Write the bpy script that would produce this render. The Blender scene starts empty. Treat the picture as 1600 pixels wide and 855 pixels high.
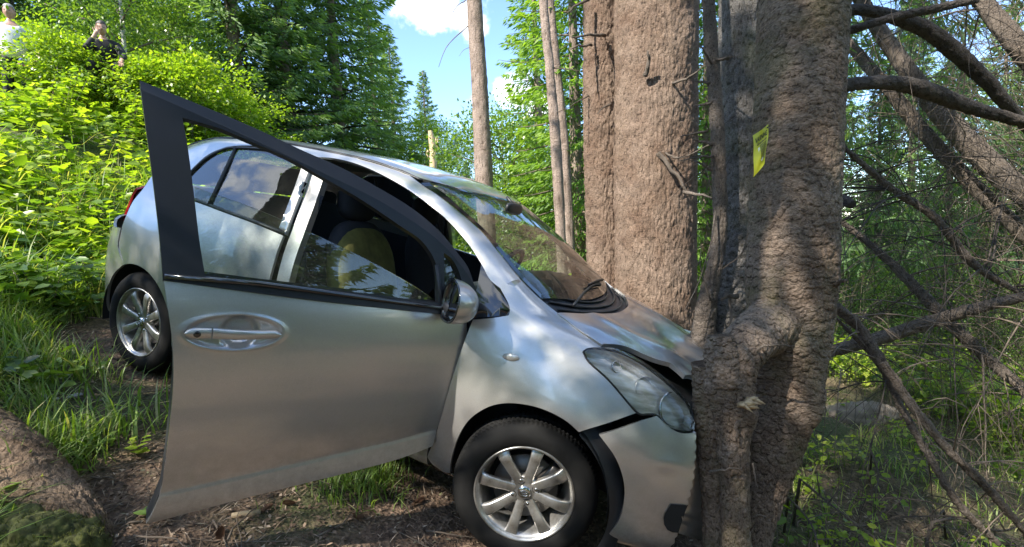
import bpy, bmesh, math, random
import numpy as np
from mathutils import Vector, Matrix, noise
from mathutils.bvhtree import BVHTree
from mathutils.geometry import delaunay_2d_cdt

# ------------------------------------------------------------------ scene, camera
S = bpy.context.scene
COL = S.collection
R = math.radians
PI = math.pi
rng = np.random.default_rng(7)
random.seed(7)

# camera frame: rows of C2W turn a camera vector (x right, y down, z forward) into a world vector
_up = np.array([-0.044, -0.995, -0.087]); _up /= np.linalg.norm(_up)
_fw = np.array([0, 0, 1.0]) - _up[2] * _up; _fw /= np.linalg.norm(_fw)
_rt = np.cross(_fw, _up)
C2W = np.stack([_rt, _fw, _up])
CAM_H = 1.40
FPX = 760.0                                   # focal length for a picture 1600 wide
CAMPOS = np.array([0, 0, CAM_H])

def at(u, v, d):
    """world point seen at (u, v) in a 1600 x 855 picture, d metres deep"""
    return CAMPOS + C2W @ np.array([(u - 800) / FPX * d, (v - 427.5) / FPX * d, d])

cam = bpy.data.cameras.new('camera'); cam_o = bpy.data.objects.new('camera', cam); COL.objects.link(cam_o)
cam.lens = 36 * FPX / 1600; cam.sensor_width = 36; cam.clip_start = 0.05; cam.clip_end = 3000
_m = Matrix.Identity(4)
for i in range(3):
    _m[i][0] = C2W[i][0]; _m[i][1] = -C2W[i][1]; _m[i][2] = -C2W[i][2]; _m[i][3] = CAMPOS[i]
cam_o.matrix_world = _m
S.camera = cam_o

# ------------------------------------------------------------------ light
SUN_EL = 47.0
_az = math.atan2(-0.64, -0.77)                # towards the sun, seen from above
SUN_DIR = Vector((math.cos(_az) * math.cos(R(SUN_EL)), math.sin(_az) * math.cos(R(SUN_EL)), math.sin(R(SUN_EL))))
sun = bpy.data.lights.new('sun', 'SUN'); sun.energy = 3.8; sun.angle = R(0.5); sun.color = (1.0, 0.94, 0.84)
sun_o = bpy.data.objects.new('sun', sun); COL.objects.link(sun_o)
sun_o.rotation_euler = (-SUN_DIR).to_track_quat('-Z', 'Y').to_euler()

W = bpy.data.worlds.new('World'); S.world = W; W.use_nodes = True
nt = W.node_tree; nt.nodes.clear()
out = nt.nodes.new('ShaderNodeOutputWorld'); bg = nt.nodes.new('ShaderNodeBackground'); bg.inputs[1].default_value = 0.135
sky = nt.nodes.new('ShaderNodeTexSky'); sky.sky_type = 'NISHITA'; sky.sun_disc = False
sky.sun_elevation = R(SUN_EL); sky.sun_rotation = math.atan2(SUN_DIR.x, SUN_DIR.y); sky.air_density = 0.9; sky.dust_density = 0.15; sky.ozone_density = 4.0
geo = nt.nodes.new('ShaderNodeTexCoord')
nz = nt.nodes.new('ShaderNodeTexNoise'); nz.inputs['Scale'].default_value = 9; nz.inputs['Detail'].default_value = 9; nz.inputs['Roughness'].default_value = 0.6
nt.links.new(geo.outputs['Generated'], nz.inputs['Vector'])
prev = None
def _dir(u, v):
    d = at(u, v, 1) - CAMPOS; return d / np.linalg.norm(d)
clouds = [(_dir(668, -8), .075), (_dir(735, 30), .05), (_dir(800, 145), .048), (_dir(750, 158), .025), (_dir(845, 160), .035), (_dir(700, -60), .10)]
for a, e, r_ in [(200, 35, .25), (250, 60, .3), (300, 28, .2), (140, 50, .22), (10, 40, .25), (60, 62, .2), (330, 55, .25)]:
    clouds.append((np.array([math.cos(R(a)) * math.cos(R(e)), math.sin(R(a)) * math.cos(R(e)), math.sin(R(e))]), r_))
for d, r_ in clouds:
    vd = nt.nodes.new('ShaderNodeVectorMath'); vd.operation = 'DISTANCE'; vd.inputs[1].default_value = tuple(d)
    nt.links.new(geo.outputs['Generated'], vd.inputs[0])
    mr = nt.nodes.new('ShaderNodeMapRange'); mr.inputs[1].default_value = r_ * 1.25; mr.inputs[2].default_value = 0; mr.inputs[3].default_value = 0; mr.inputs[4].default_value = 1
    nt.links.new(vd.outputs['Value'], mr.inputs[0])
    if prev is None: prev = mr.outputs[0]
    else:
        mx = nt.nodes.new('ShaderNodeMath'); mx.operation = 'MAXIMUM'; nt.links.new(prev, mx.inputs[0]); nt.links.new(mr.outputs[0], mx.inputs[1]); prev = mx.outputs[0]
ad = nt.nodes.new('ShaderNodeMath'); ad.operation = 'MULTIPLY_ADD'; ad.inputs[1].default_value = 2.6; ad.inputs[2].default_value = -1.3   # noise spread
nt.links.new(nz.outputs[0], ad.inputs[0])
sm = nt.nodes.new('ShaderNodeMath'); sm.operation = 'ADD'; nt.links.new(prev, sm.inputs[0]); nt.links.new(ad.outputs[0], sm.inputs[1])
cm = nt.nodes.new('ShaderNodeMapRange'); cm.interpolation_type = 'SMOOTHSTEP'; cm.inputs[1].default_value = .28; cm.inputs[2].default_value = .75
nt.links.new(sm.outputs[0], cm.inputs[0])
gate = nt.nodes.new('ShaderNodeMath'); gate.operation = 'MULTIPLY'; g2 = nt.nodes.new('ShaderNodeMapRange'); g2.inputs[1].default_value = 0; g2.inputs[2].default_value = .18
nt.links.new(prev, g2.inputs[0]); nt.links.new(g2.outputs[0], gate.inputs[0]); nt.links.new(cm.outputs[0], gate.inputs[1])
mix = nt.nodes.new('ShaderNodeMix'); mix.data_type = 'RGBA'; mix.inputs[7].default_value = (5.6, 5.9, 6.3, 1)
nt.links.new(gate.outputs[0], mix.inputs[0]); nt.links.new(sky.outputs[0], mix.inputs[6]); nt.links.new(mix.outputs[2], bg.inputs[0]); nt.links.new(bg.outputs[0], out.inputs[0])

S.view_settings.view_transform = 'Standard'; S.view_settings.look = 'None'; S.view_settings.gamma = 1; S.view_settings.use_curve_mapping = False
S.view_settings.exposure = 1.75
S.render.engine = 'CYCLES'
S.cycles.max_bounces = 6; S.cycles.diffuse_bounces = 3; S.cycles.glossy_bounces = 3; S.cycles.transparent_max_bounces = 12; S.cycles.transmission_bounces = 4
S.cycles.sample_clamp_indirect = 4

# ------------------------------------------------------------------ helpers
def tag(o, label=None, cat=None, group=None, kind=None):
    if label: o['label'] = label
    if cat: o['category'] = cat
    if group: o['group'] = group
    if kind: o['kind'] = kind
    return o

def empty(name, loc=(0, 0, 0), parent=None):
    o = bpy.data.objects.new(name, None); COL.objects.link(o); o.location = loc; o.empty_display_size = .1
    if parent: o.parent = parent
    return o

def make_mesh(name, V, F, attrs=None, smooth=True):
    """fast mesh: V (n,3); F (m,3) or (m,4) array, or a list of such arrays"""
    V = np.asarray(V, dtype=np.float32)
    Fs = F if isinstance(F, list) and len(F) and isinstance(F[0], np.ndarray) and F[0].ndim == 2 else [np.asarray(F)]
    Fs = [np.asarray(f, dtype=np.int32) for f in Fs if len(f)]
    me = bpy.data.meshes.new(name)
    me.vertices.add(len(V)); me.vertices.foreach_set('co', V.ravel())
    loops = np.concatenate([f.ravel() for f in Fs]); cnt = np.concatenate([np.full(len(f), f.shape[1]) for f in Fs])
    st = np.concatenate([[0], np.cumsum(cnt)[:-1]])
    me.loops.add(len(loops)); me.loops.foreach_set('vertex_index', loops)
    me.polygons.add(len(cnt)); me.polygons.foreach_set('loop_start', st.astype(np.int32)); me.polygons.foreach_set('loop_total', cnt.astype(np.int32))
    if smooth: me.polygons.foreach_set('use_smooth', np.ones(len(cnt), dtype=bool))
    me.update(calc_edges=True)
    for k, a in (attrs or {}).items():
        at_ = me.attributes.new(k, 'FLOAT', 'POINT'); at_.data.foreach_set('value', np.asarray(a, dtype=np.float32))
    return me

def link(name, me, m=None, parent=None):
    o = bpy.data.objects.new(name, me); COL.objects.link(o)
    if m is not None and not me.materials: me.materials.append(m)
    if parent: o.parent = parent
    return o

class MB:
    """collects pieces into one mesh"""
    def __init__(s): s.V = []; s.F3 = []; s.F4 = []; s.A = []; s.n = 0
    def add(s, V, F, a=0.5):
        V = np.asarray(V, float); F = np.asarray(F, int)
        (s.F3 if F.shape[1] == 3 else s.F4).append(F + s.n)
        s.V.append(V); s.A.append(np.full(len(V), a) if np.isscalar(a) else np.asarray(a)); s.n += len(V)
    def mesh(s, name, smooth=True):
        F = [np.concatenate(f) for f in (s.F3, s.F4) if f]
        return make_mesh(name, np.concatenate(s.V), F, {'var': np.concatenate(s.A)}, smooth)
    def obj(s, name, m, parent=None, smooth=True): return link(name, s.mesh(name, smooth), m, parent)

def frames(P):
    P = np.asarray(P, float); T = np.gradient(P, axis=0); T /= np.linalg.norm(T, axis=1)[:, None] + 1e-12
    ref = np.array([0, 0, 1.0]) if abs(T[0][2]) < .8 else np.array([0, 1.0, 0])
    N = []; n = np.cross(T[0], np.cross(ref, T[0])); n /= np.linalg.norm(n)
    for t in T:
        n = n - t * (n @ t); n /= np.linalg.norm(n) + 1e-12; N.append(n)
    N = np.array(N); return T, N, np.cross(T, N)

def tube(P, rad, seg=6, cap=True):
    P = np.asarray(P, float); rad = np.broadcast_to(np.asarray(rad, float), (len(P),))
    T, N, Bn = frames(P); th = np.arange(seg) * 2 * PI / seg
    V = (P[:, None] + rad[:, None, None] * (N[:, None] * np.cos(th)[None, :, None] + Bn[:, None] * np.sin(th)[None, :, None])).reshape(-1, 3)
    i = np.arange(len(P) - 1)[:, None] * seg; j = np.arange(seg)[None]; k = (j + 1) % seg
    F = np.stack([i + j, i + k, i + seg + k, i + seg + j], -1).reshape(-1, 4)
    if cap:
        V = np.vstack([V, P[:1], P[-1:]]); a, b = len(V) - 2, len(V) - 1; L = (len(P) - 1) * seg; jj = np.arange(seg); kk = (jj + 1) % seg
        F = np.vstack([F, np.stack([kk, jj, np.full(seg, a), np.full(seg, a)], -1), np.stack([L + jj, L + kk, np.full(seg, b), np.full(seg, b)], -1)])
        # degenerate quads become triangles
        q = F[:-2 * seg]; t = F[-2 * seg:, :3]
        return V, [t, q]
    return V, [F]

def add_tube(mb, P, rad, seg=6, a=.5, cap=True):
    V, Fs = tube(P, rad, seg, cap); base = mb.n
    mb.V.append(V); mb.A.append(np.full(len(V), a)); mb.n += len(V)
    for F in Fs: (mb.F3 if F.shape[1] == 3 else mb.F4).append(F + base)

def spline(P, n):
    """Catmull-Rom through P (any width), n samples"""
    P = np.asarray(P, float); Q = np.vstack([2 * P[0] - P[1], P, 2 * P[-1] - P[-2]])
    t = np.linspace(0, len(P) - 1 - 1e-9, n); i = t.astype(int); f = (t - i)[:, None]
    a, b, c, d = Q[i], Q[i + 1], Q[i + 2], Q[i + 3]
    return .5 * (2 * b + (c - a) * f + (2 * a - 5 * b + 4 * c - d) * f * f + (3 * b - a - 3 * c + d) * f ** 3)

def box(mb, c, s, rot=None, a=.5, bev=0.0):
    c = np.asarray(c, float); h = np.asarray(s, float) / 2
    if bev <= 0:
        V = np.array([[x, y, z] for x in (-1, 1) for y in (-1, 1) for z in (-1, 1)], float) * h
        F = np.array([[0, 1, 3, 2], [4, 6, 7, 5], [0, 4, 5, 1], [2, 3, 7, 6], [0, 2, 6, 4], [1, 5, 7, 3]])
    else:
        bm = bmesh.new(); bmesh.ops.create_cube(bm, size=1)
        for v in bm.verts: v.co = Vector([v.co[i] * 2 * h[i] for i in range(3)])
        bmesh.ops.bevel(bm, geom=list(bm.edges), offset=bev, segments=3, affect='EDGES', profile=.6)
        bmesh.ops.triangulate(bm, faces=bm.faces[:]); bm.verts.index_update()
        V = np.array([v.co[:] for v in bm.verts]); F = np.array([[v.index for v in f.verts] for f in bm.faces]); bm.free()
    if rot is not None: V = V @ np.asarray(rot).T
    mb.add(V + c, F, a)

def rotz(a): c, s = math.cos(a), math.sin(a); return np.array([[c, -s, 0], [s, c, 0], [0, 0, 1.0]])
def roty(a): c, s = math.cos(a), math.sin(a); return np.array([[c, 0, s], [0, 1, 0], [-s, 0, c]])
def rotx(a): c, s = math.cos(a), math.sin(a); return np.array([[1, 0, 0], [0, c, -s], [0, s, c]])
def rand_rot(n, g=rng):
    q = g.normal(size=(n, 4)); q /= np.linalg.norm(q, axis=1)[:, None]; w, x, y, z = q.T
    return np.stack([1 - 2 * (y * y + z * z), 2 * (x * y - z * w), 2 * (x * z + y * w), 2 * (x * y + z * w), 1 - 2 * (x * x + z * z), 2 * (y * z - x * w), 2 * (x * z - y * w), 2 * (y * z + x * w), 1 - 2 * (x * x + y * y)], -1).reshape(n, 3, 3)
def basis_from(D, up=None, g=rng, roll=None):
    """rotation matrices whose x axis is D and whose z axis leans to up"""
    D = D / (np.linalg.norm(D, axis=1)[:, None] + 1e-9); n = len(D)
    U = np.tile([0, 0, 1.0], (n, 1)) if up is None else up
    Y = np.cross(U, D); Y /= np.linalg.norm(Y, axis=1)[:, None] + 1e-9; Z = np.cross(D, Y)
    if roll is not None:
        c, s = np.cos(roll)[:, None], np.sin(roll)[:, None]; Y, Z = Y * c + Z * s, Z * c - Y * s
    return np.stack([D, Y, Z], -1)
def stamp(TV, TF, P, M, sc, var, TA=None):
    """copies of a small template at every point"""
    n, k = len(P), len(TV)
    V = np.einsum('nij,kj->nki', M, TV) * np.reshape(sc, (n, 1, -1)) + P[:, None]
    F = (TF[None] + (np.arange(n) * k)[:, None, None]).reshape(-1, TF.shape[1])
    return V.reshape(-1, 3), F, np.repeat(var, k)

# --- value noise for numpy arrays
def _h(ix, iy, iz, s):
    h = (ix * 374761393 + iy * 668265263 + iz * 2147483647 + s * 144665) & 0xffffffff
    h = ((h ^ (h >> 13)) * 1274126177) & 0xffffffff; h = ((h ^ (h >> 16)) * 2246822519) & 0xffffffff
    return ((h ^ (h >> 15)) & 0xffffff) / 0xffffff
def vnoise(x, y, z=0.0, s=0):
    x, y, z = np.broadcast_arrays(np.asarray(x, float), np.asarray(y, float), np.asarray(z, float))
    ix, iy, iz = [np.floor(a).astype(np.int64) for a in (x, y, z)]; f = [a - b for a, b in ((x, ix), (y, iy), (z, iz))]; f = [t * t * (3 - 2 * t) for t in f]
    r = 0
    for a in (0, 1):
        for b in (0, 1):
            for c in (0, 1):
                w = (f[0] if a else 1 - f[0]) * (f[1] if b else 1 - f[1]) * (f[2] if c else 1 - f[2]); r = r + w * _h(ix + a, iy + b, iz + c, s)
    return r
def fbm(x, y, z=0.0, s=0, o=4):
    r = 0; a = .5; k = 1.0
    for i in range(o): r = r + a * vnoise(np.asarray(x) * k, np.asarray(y) * k, np.asarray(z) * k, s + i * 17); a *= .5; k *= 2.03
    return r / (1 - .5 ** o)
def voronoi(x, y, s=0):
    ix, iy = np.floor(x).astype(np.int64), np.floor(y).astype(np.int64)
    f1 = np.full(x.shape, 9.0); f2 = f1.copy(); cr = np.zeros(x.shape); oy = np.zeros(x.shape)
    for a in (-1, 0, 1):
        for b in (-1, 0, 1):
            cx, cy = ix + a, iy + b; px = cx + .1 + .8 * _h(cx, cy, 0 * cx, s); py = cy + .1 + .8 * _h(cx, cy, 0 * cx + 1, s)
            d = np.hypot(px - x, py - y); h = _h(cx, cy, 0 * cx + 2, s); n = d < f1
            f2 = np.where(n, f1, np.minimum(f2, d)); cr = np.where(n, h, cr); oy = np.where(n, y - py, oy); f1 = np.where(n, d, f1)
    return f1, f2, cr, oy

# ------------------------------------------------------------------ materials
MATS = {}
def nodes(name):
    m = bpy.data.materials.new(name); m.use_nodes = True; t = m.node_tree; t.nodes.clear()
    o = t.nodes.new('ShaderNodeOutputMaterial'); MATS[name] = m
    return m, t, o
def N(t, kind, **kw):
    n = t.nodes.new('ShaderNode' + kind)
    for k, v in kw.items():
        if k.startswith('_'): setattr(n, k[1:], v)
        else: n.inputs[k.replace('__', ' ')].default_value = v
    return n
def prin(t, **kw):
    p = t.nodes.new('ShaderNodeBsdfPrincipled')
    for k, v in kw.items(): p.inputs[k.replace('_', ' ')].default_value = v
    return p
def ramp(t, src, stops):
    r = t.nodes.new('ShaderNodeValToRGB'); e = r.color_ramp.elements
    while len(e) > 1: e.remove(e[-1])
    e[0].position = stops[0][0]; e[0].color = (*stops[0][1], 1)
    for p, c in stops[1:]: x = e.new(p); x.color = (*c, 1)
    t.links.new(src, r.inputs[0]); return r.outputs[0]
def noise_n(t, scale, detail=4, rough=.55, vec=None, coord='Object', w=None):
    n = t.nodes.new('ShaderNodeTexNoise'); n.inputs['Scale'].default_value = scale; n.inputs['Detail'].default_value = detail; n.inputs['Roughness'].default_value = rough
    if vec is None:
        tc = t.nodes.new('ShaderNodeTexCoord'); vec = tc.outputs[coord]
    t.links.new(vec, n.inputs['Vector']); return n.outputs[0]
def bump(t, h, strength=.3, dist=.01, normal=None):
    b = t.nodes.new('ShaderNodeBump'); b.inputs['Strength'].default_value = strength; b.inputs['Distance'].default_value = dist; t.links.new(h, b.inputs['Height'])
    if normal is not None: t.links.new(normal, b.inputs['Normal'])
    return b.outputs[0]
def mixc(t, f, a, b, blend='MIX'):
    m = t.nodes.new('ShaderNodeMix'); m.data_type = 'RGBA'; m.blend_type = blend
    for i, x in ((0, f), (6, a), (7, b)):
        if isinstance(x, (int, float)): m.inputs[i].default_value = x
        elif isinstance(x, tuple): m.inputs[i].default_value = (*x, 1)
        else: t.links.new(x, m.inputs[i])
    return m.outputs[2]
def mth(t, op, a, b=0.0):
    m = t.nodes.new('ShaderNodeMath'); m.operation = op
    for i, x in ((0, a), (1, b)):
        if isinstance(x, (int, float)): m.inputs[i].default_value = x
        else: t.links.new(x, m.inputs[i])
    return m.outputs[0]
def attr(t, name): a = t.nodes.new('ShaderNodeAttribute'); a.attribute_name = name; return a.outputs['Fac']

def simple(name, col, rough=.5, metal=0.0, var=.15, scale=20, bmp=0.0, coat=0.0, **kw):
    m, t, o = nodes(name); p = prin(t, Roughness=rough, Metallic=metal, Coat_Weight=coat, Coat_Roughness=.05, **kw)
    n = noise_n(t, scale)
    c = ramp(t, n, [(.25, tuple(x * (1 - var) for x in col)), (.75, tuple(min(1, x * (1 + var)) for x in col))])
    t.links.new(c, p.inputs['Base Color'])
    if bmp: t.links.new(bump(t, n, bmp, .004), p.inputs['Normal'])
    t.links.new(p.outputs[0], o.inputs[0]); return m
# ================================================================== THE CAR
# car frame: x forward from the front axle, y to the car's left, z up from the tyre contact
_C2K = np.array([[0.90373336, 0.3813421, 0.19453593], [0.23058579, -0.05074734, -0.97172779], [-0.36068853, 0.92304004, -0.13379413]])
_KC = np.array([.48, -2.597, 1.386])
CAR_R = C2W @ _C2K
CAR_T = CAMPOS - CAR_R @ _KC
def car2world(p): return np.asarray(p, float) @ CAR_R.T + CAR_T
def world2car(p): return (np.asarray(p, float) - CAR_T) @ CAR_R

# -------------------- materials of the car
def paint_mat():
    m, t, o = nodes('silver_paint'); p = prin(t, Metallic=.72, Roughness=.3, Coat_Weight=1.0, Coat_Roughness=.02)
    n = noise_n(t, 900, 1); d = noise_n(t, 3.2, 6, .65); d2 = noise_n(t, 45, 5, .7)
    c = ramp(t, n, [(.3, (.42, .412, .40)), (.7, (.57, .56, .545))])
    dirt = mth(t, 'MULTIPLY', ramp(t, d, [(.45, (0, 0, 0)), (.75, (1, 1, 1))]), ramp(t, d2, [(.4, (.2, .2, .2)), (.7, (1, 1, 1))]))
    c2 = mixc(t, mth(t, 'MULTIPLY', dirt, .35), c, (.33, .30, .25)); tc = t.nodes.new('ShaderNodeTexCoord'); sx = t.nodes.new('ShaderNodeSeparateXYZ'); t.links.new(tc.outputs['Object'], sx.inputs[0]); mr = N(t, 'MapRange'); mr.inputs[1].default_value = .52; mr.inputs[2].default_value = .18; t.links.new(sx.outputs[2], mr.inputs[0]); mud = mth(t, 'MULTIPLY', mr.outputs[0], ramp(t, noise_n(t, 28, 6, .75), [(.38, (.12, .12, .12)), (.66, (.9, .9, .9))])); c2 = mixc(t, mth(t, 'MULTIPLY', mud, .6), c2, (.20, .165, .12)); dirt = mth(t, 'MAXIMUM', dirt, mud); t.links.new(c2, p.inputs['Base Color'])
    t.links.new(mth(t, 'ADD', mth(t, 'MULTIPLY', dirt, .22), .29), p.inputs['Roughness'])
    t.links.new(mth(t, 'ADD', mth(t, 'MULTIPLY', dirt, .25), .03), p.inputs['Coat Roughness'])
    t.links.new(p.outputs[0], o.inputs[0]); return m
PAINT = paint_mat()
BLACKP = simple('black_trim', (.018, .019, .022), .45, scale=60, bmp=.05)
SATIN = simple('satin_black_frame', (.009, .010, .014), .40, scale=8, coat=.05, Specular_IOR_Level=.4)
GLOSSB = simple('gloss_black', (.008, .009, .011), .08, coat=1)
DARK = simple('dark_inside', (.012, .012, .013), .8)
FABRIC = simple('dark_fabric', (.018, .02, .028), .9, scale=120, bmp=.2)
RUBBER = simple('tyre_rubber', (.009, .0088, .0085), .85, scale=40, bmp=.2, Specular_IOR_Level=.25)
def alloy():
    m, t, o = nodes('alloy'); p = prin(t, Metallic=.85, Roughness=.34, Coat_Weight=.3)
    n = noise_n(t, 18, 6, .7); c = ramp(t, n, [(.35, (.30, .28, .25)), (.6, (.50, .49, .47))]); t.links.new(c, p.inputs['Base Color']); t.links.new(p.outputs[0], o.inputs[0]); return m
ALLOY = alloy()
CHROME = simple('chrome', (.6, .6, .6), .12, 1.0)
STEEL = simple('brake_steel', (.2, .19, .18), .5, .9)
HEADLINER = simple('pale_headliner', (.25, .25, .25), .9, scale=90)
COVER = simple('olive_seat_cover', (.12, .112, .028), .9, scale=14, var=.45, bmp=1.0)
def glass_mat(name, tint=(.72, .8, .76), refl=1.0, dust=0.0, rough=0.0, dusty_col=(.5, .47, .38)):
    m, t, o = nodes(name)
    tr = N(t, 'BsdfTransparent'); tr.inputs[0].default_value = (*tint, 1)
    gl = N(t, 'BsdfGlossy', Roughness=rough); gl.inputs[0].default_value = (1, 1, 1, 1)
    fr = t.nodes.new('ShaderNodeFresnel'); fr.inputs[0].default_value = 1.55
    k = mth(t, 'MINIMUM', mth(t, 'MULTIPLY', fr.outputs[0], 1.75 * refl), 1.0)
    mx = N(t, 'MixShader'); t.links.new(k, mx.inputs[0]); t.links.new(tr.outputs[0], mx.inputs[1]); t.links.new(gl.outputs[0], mx.inputs[2]); res = mx.outputs[0]
    if dust > 0:
        n1 = noise_n(t, 140, 3, .7); n2 = noise_n(t, 5, 4, .6)
        f = mth(t, 'MULTIPLY', mth(t, 'MULTIPLY', ramp(t, n1, [(.5, (0, 0, 0)), (.62, (1, 1, 1))]), ramp(t, n2, [(.3, (.15, .15, .15)), (.7, (1, 1, 1))])), dust)
        f = mth(t, 'ADD', f, dust * .18)
        df = N(t, 'BsdfDiffuse'); df.inputs[0].default_value = (*dusty_col, 1)
        m2 = N(t, 'MixShader'); t.links.new(f, m2.inputs[0]); t.links.new(res, m2.inputs[1]); t.links.new(df.outputs[0], m2.inputs[2]); res = m2.outputs[0]
    t.links.new(res, o.inputs[0]); return m
GLASS = glass_mat('window_glass', dust=.10)
WSGLASS = glass_mat('windshield_glass', (.88, .94, .87), .6, dust=.10)
LENS = glass_mat('lamp_lens', (.95, .95, .93), .5, dust=.08)
MIRRORM = simple('mirror_glass', (.75, .8, .85), .02, 1.0)
def lamp_chrome():
    m, t, o = nodes('lamp_reflector'); p = prin(t, Metallic=.35, Roughness=.25, Coat_Weight=.5)
    tc = t.nodes.new('ShaderNodeTexCoord'); mp = N(t, 'Mapping', Scale=(1, 1, 5)); t.links.new(tc.outputs['Object'], mp.inputs[0])
    n = noise_n(t, 7, 3, .5, vec=mp.outputs[0]); c = ramp(t, n, [(.34, (.34, .32, .28)), (.5, (.62, .60, .56)), (.66, (.85, .85, .82))]); t.links.new(c, p.inputs['Base Color'])
    t.links.new(bump(t, n, .2, .01), p.inputs['Normal']); t.links.new(p.outputs[0], o.inputs[0]); return m
LAMPC = lamp_chrome()
REDL = simple('red_lens', (.42, .012, .02), .1, coat=1, scale=30)

# -------------------- hull: the smooth shape every outer panel lies on
def tab(s): a = np.array([float(v) for v in s.split()]).reshape(-1, 2); return a[np.argsort(a[:, 0])]
W_ = tab(".785 .16 .775 .36 .75 .50 .71 .60 .64 .685 .55 .745 .45 .785 .3 .818 .15 .835 0 .845 -.4 .847 -1.2 .848 -2.2 .846 -2.5 .838 -2.7 .82 -2.83 .80 -2.91 .745 -2.95 .60 -2.965 .22")
ZB = tab(".785 .30 .75 .21 .6 .18 0 .17 -2.6 .17 -2.85 .24 -2.965 .35")
ZT = tab(".785 .52 .775 .60 .75 .67 .70 .735 .62 .79 .45 .865 .25 .93 .1 .975 .0 1.0 -.2 1.125 -.4 1.25 -.6 1.365 -.78 1.452 -.92 1.492 -1.25 1.525 -1.6 1.53 -2.0 1.515 -2.4 1.475 -2.68 1.43 -2.76 1.37 -2.83 1.22 -2.9 1.02 -2.94 .85 -2.965 .6")
YB = tab(".785 .12 .775 .30 .75 .44 .71 .53 .6 .60 .45 .66 .3 .69 .1 .715 -.1 .745 -.35 .785 -.8 .795 -1.4 .795 -2.0 .785 -2.5 .76 -2.75 .745 -2.88 .69 -2.965 .2")
ZBL = tab(".785 .50 .75 .63 .7 .69 .6 .755 .45 .83 .3 .88 .1 .925 -.1 .955 -.35 .965 -.8 .965 -1.4 .985 -2.0 1.01 -2.5 1.04 -2.75 1.05 -2.88 .95 -2.94 .82 -2.965 .55")
YR = tab(".785 .08 .75 .36 .7 .44 .55 .51 .3 .57 .1 .61 -.05 .665 -.15 .69 -.45 .645 -.8 .59 -1.2 .575 -1.8 .57 -2.3 .56 -2.6 .545 -2.75 .56 -2.88 .54 -2.965 .15")
ZR = tab(".785 .51 .75 .645 .7 .71 .6 .775 .45 .85 .3 .90 .1 .955 -.05 .985 -.15 1.025 -.3 1.12 -.45 1.215 -.62 1.31 -.8 1.40 -1.0 1.44 -1.3 1.468 -1.8 1.475 -2.3 1.44 -2.6 1.36 -2.75 1.26 -2.84 1.12 -2.9 .98 -2.94 .83 -2.965 .58")
def pchip(a, x):
    X, Y = a[:, 0], a[:, 1]; h = np.diff(X); d = np.diff(Y) / h; m = np.zeros(len(X)); m[0], m[-1] = d[0], d[-1]
    for i in range(1, len(X) - 1):
        if d[i - 1] * d[i] > 0: w1 = 2 * h[i] + h[i - 1]; w2 = h[i] + 2 * h[i - 1]; m[i] = (w1 + w2) / (w1 / d[i - 1] + w2 / d[i])
    i = min(max(int(np.searchsorted(X, x)) - 1, 0), len(X) - 2); t = min(max((x - X[i]) / h[i], 0), 1)
    return float((2 * t**3 - 3 * t * t + 1) * Y[i] + (t**3 - 2 * t * t + t) * h[i] * m[i] + (-2 * t**3 + 3 * t * t) * Y[i + 1] + (t**3 - t * t) * h[i] * m[i + 1])
def section(x):
    w, zb, zt, yb, zbl, yr, zr = [pchip(a, x) for a in (W_, ZB, ZT, YB, ZBL, YR, ZR)]; yb = min(yb, w * .995)
    zm = min(.66, zb + (zbl - zb) * .62); zl = zb + (zm - zb) * .45; zs = zbl - (zbl - zm) * .35
    return np.array([(0, zb), (w * .86, zb), (w * .965, zb + .05), (w * .995, zl), (w, zm), (w - (w - yb) * .42, zs), (yb, zbl),
                     ((yb + yr) / 2 + .012 * min(1, (zr - zbl) / .3), (zbl + zr) / 2), (yr, zr), (yr * .58, zt - (zt - zr) * .22), (0, zt)])
def crs(P, n):
    P0 = P * [-1, 1]; Q = np.vstack([P0[1], P, P0[-2]]); o = []
    for i in range(1, len(Q) - 2):
        a, b, c, d = Q[i - 1:i + 3]; ta = np.linalg.norm(b - a)**.5 + 1e-6; tb = np.linalg.norm(c - b)**.5 + 1e-6; tc = np.linalg.norm(d - c)**.5 + 1e-6
        m1 = tb * ((b - a) / ta - (c - a) / (ta + tb) + (c - b) / tb); m2 = tb * ((c - b) / tb - (d - b) / (tb + tc) + (d - c) / tc)
        for k in range(n):
            t = k / n; o.append((2 * t**3 - 3 * t * t + 1) * b + (t**3 - 2 * t * t + t) * m1 + (-2 * t**3 + 3 * t * t) * c + (t**3 - t * t) * m2)
    o.append(Q[-2]); return np.array(o)
_xs = sorted(set(np.round(list(np.arange(-2.9, .7, .04)) + [.7, .72, .74, .755, .765, .772, .778, .783, .785, -2.92, -2.94, -2.95, -2.958, -2.963, -2.965], 4)))
_rings = [crs(section(x), 7) for x in _xs]
HV = []
for x, c in zip(_xs, _rings):
    full = np.vstack([c * [-1, 1], c[-2:0:-1]])                       # right side up, then left side down
    HV.append(np.column_stack([np.full(len(full), x), full]))
HV = np.array(HV); _ns, _np = HV.shape[:2]
HVf = HV.reshape(-1, 3)
HF = np.array([(i * _np + j, (i + 1) * _np + j, (i + 1) * _np + (j + 1) % _np, i * _np + (j + 1) % _np) for i in range(_ns - 1) for j in range(_np)])
HT = np.vstack([HF[:, [0, 1, 2]], HF[:, [0, 2, 3]], [(0, k + 1, k) for k in range(1, _np - 1)], [((_ns - 1) * _np, (_ns - 1) * _np + k, (_ns - 1) * _np + k + 1) for k in range(1, _np - 1)]])
_fn = np.cross(HVf[HT[:, 1]] - HVf[HT[:, 0]], HVf[HT[:, 2]] - HVf[HT[:, 0]])
HN = np.zeros_like(HVf)
for k in range(3): np.add.at(HN, HT[:, k], _fn)
HN /= np.linalg.norm(HN, axis=1)[:, None] + 1e-12
if HN[np.argmin(HVf[:, 1])][1] > 0: HN = -HN
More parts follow.
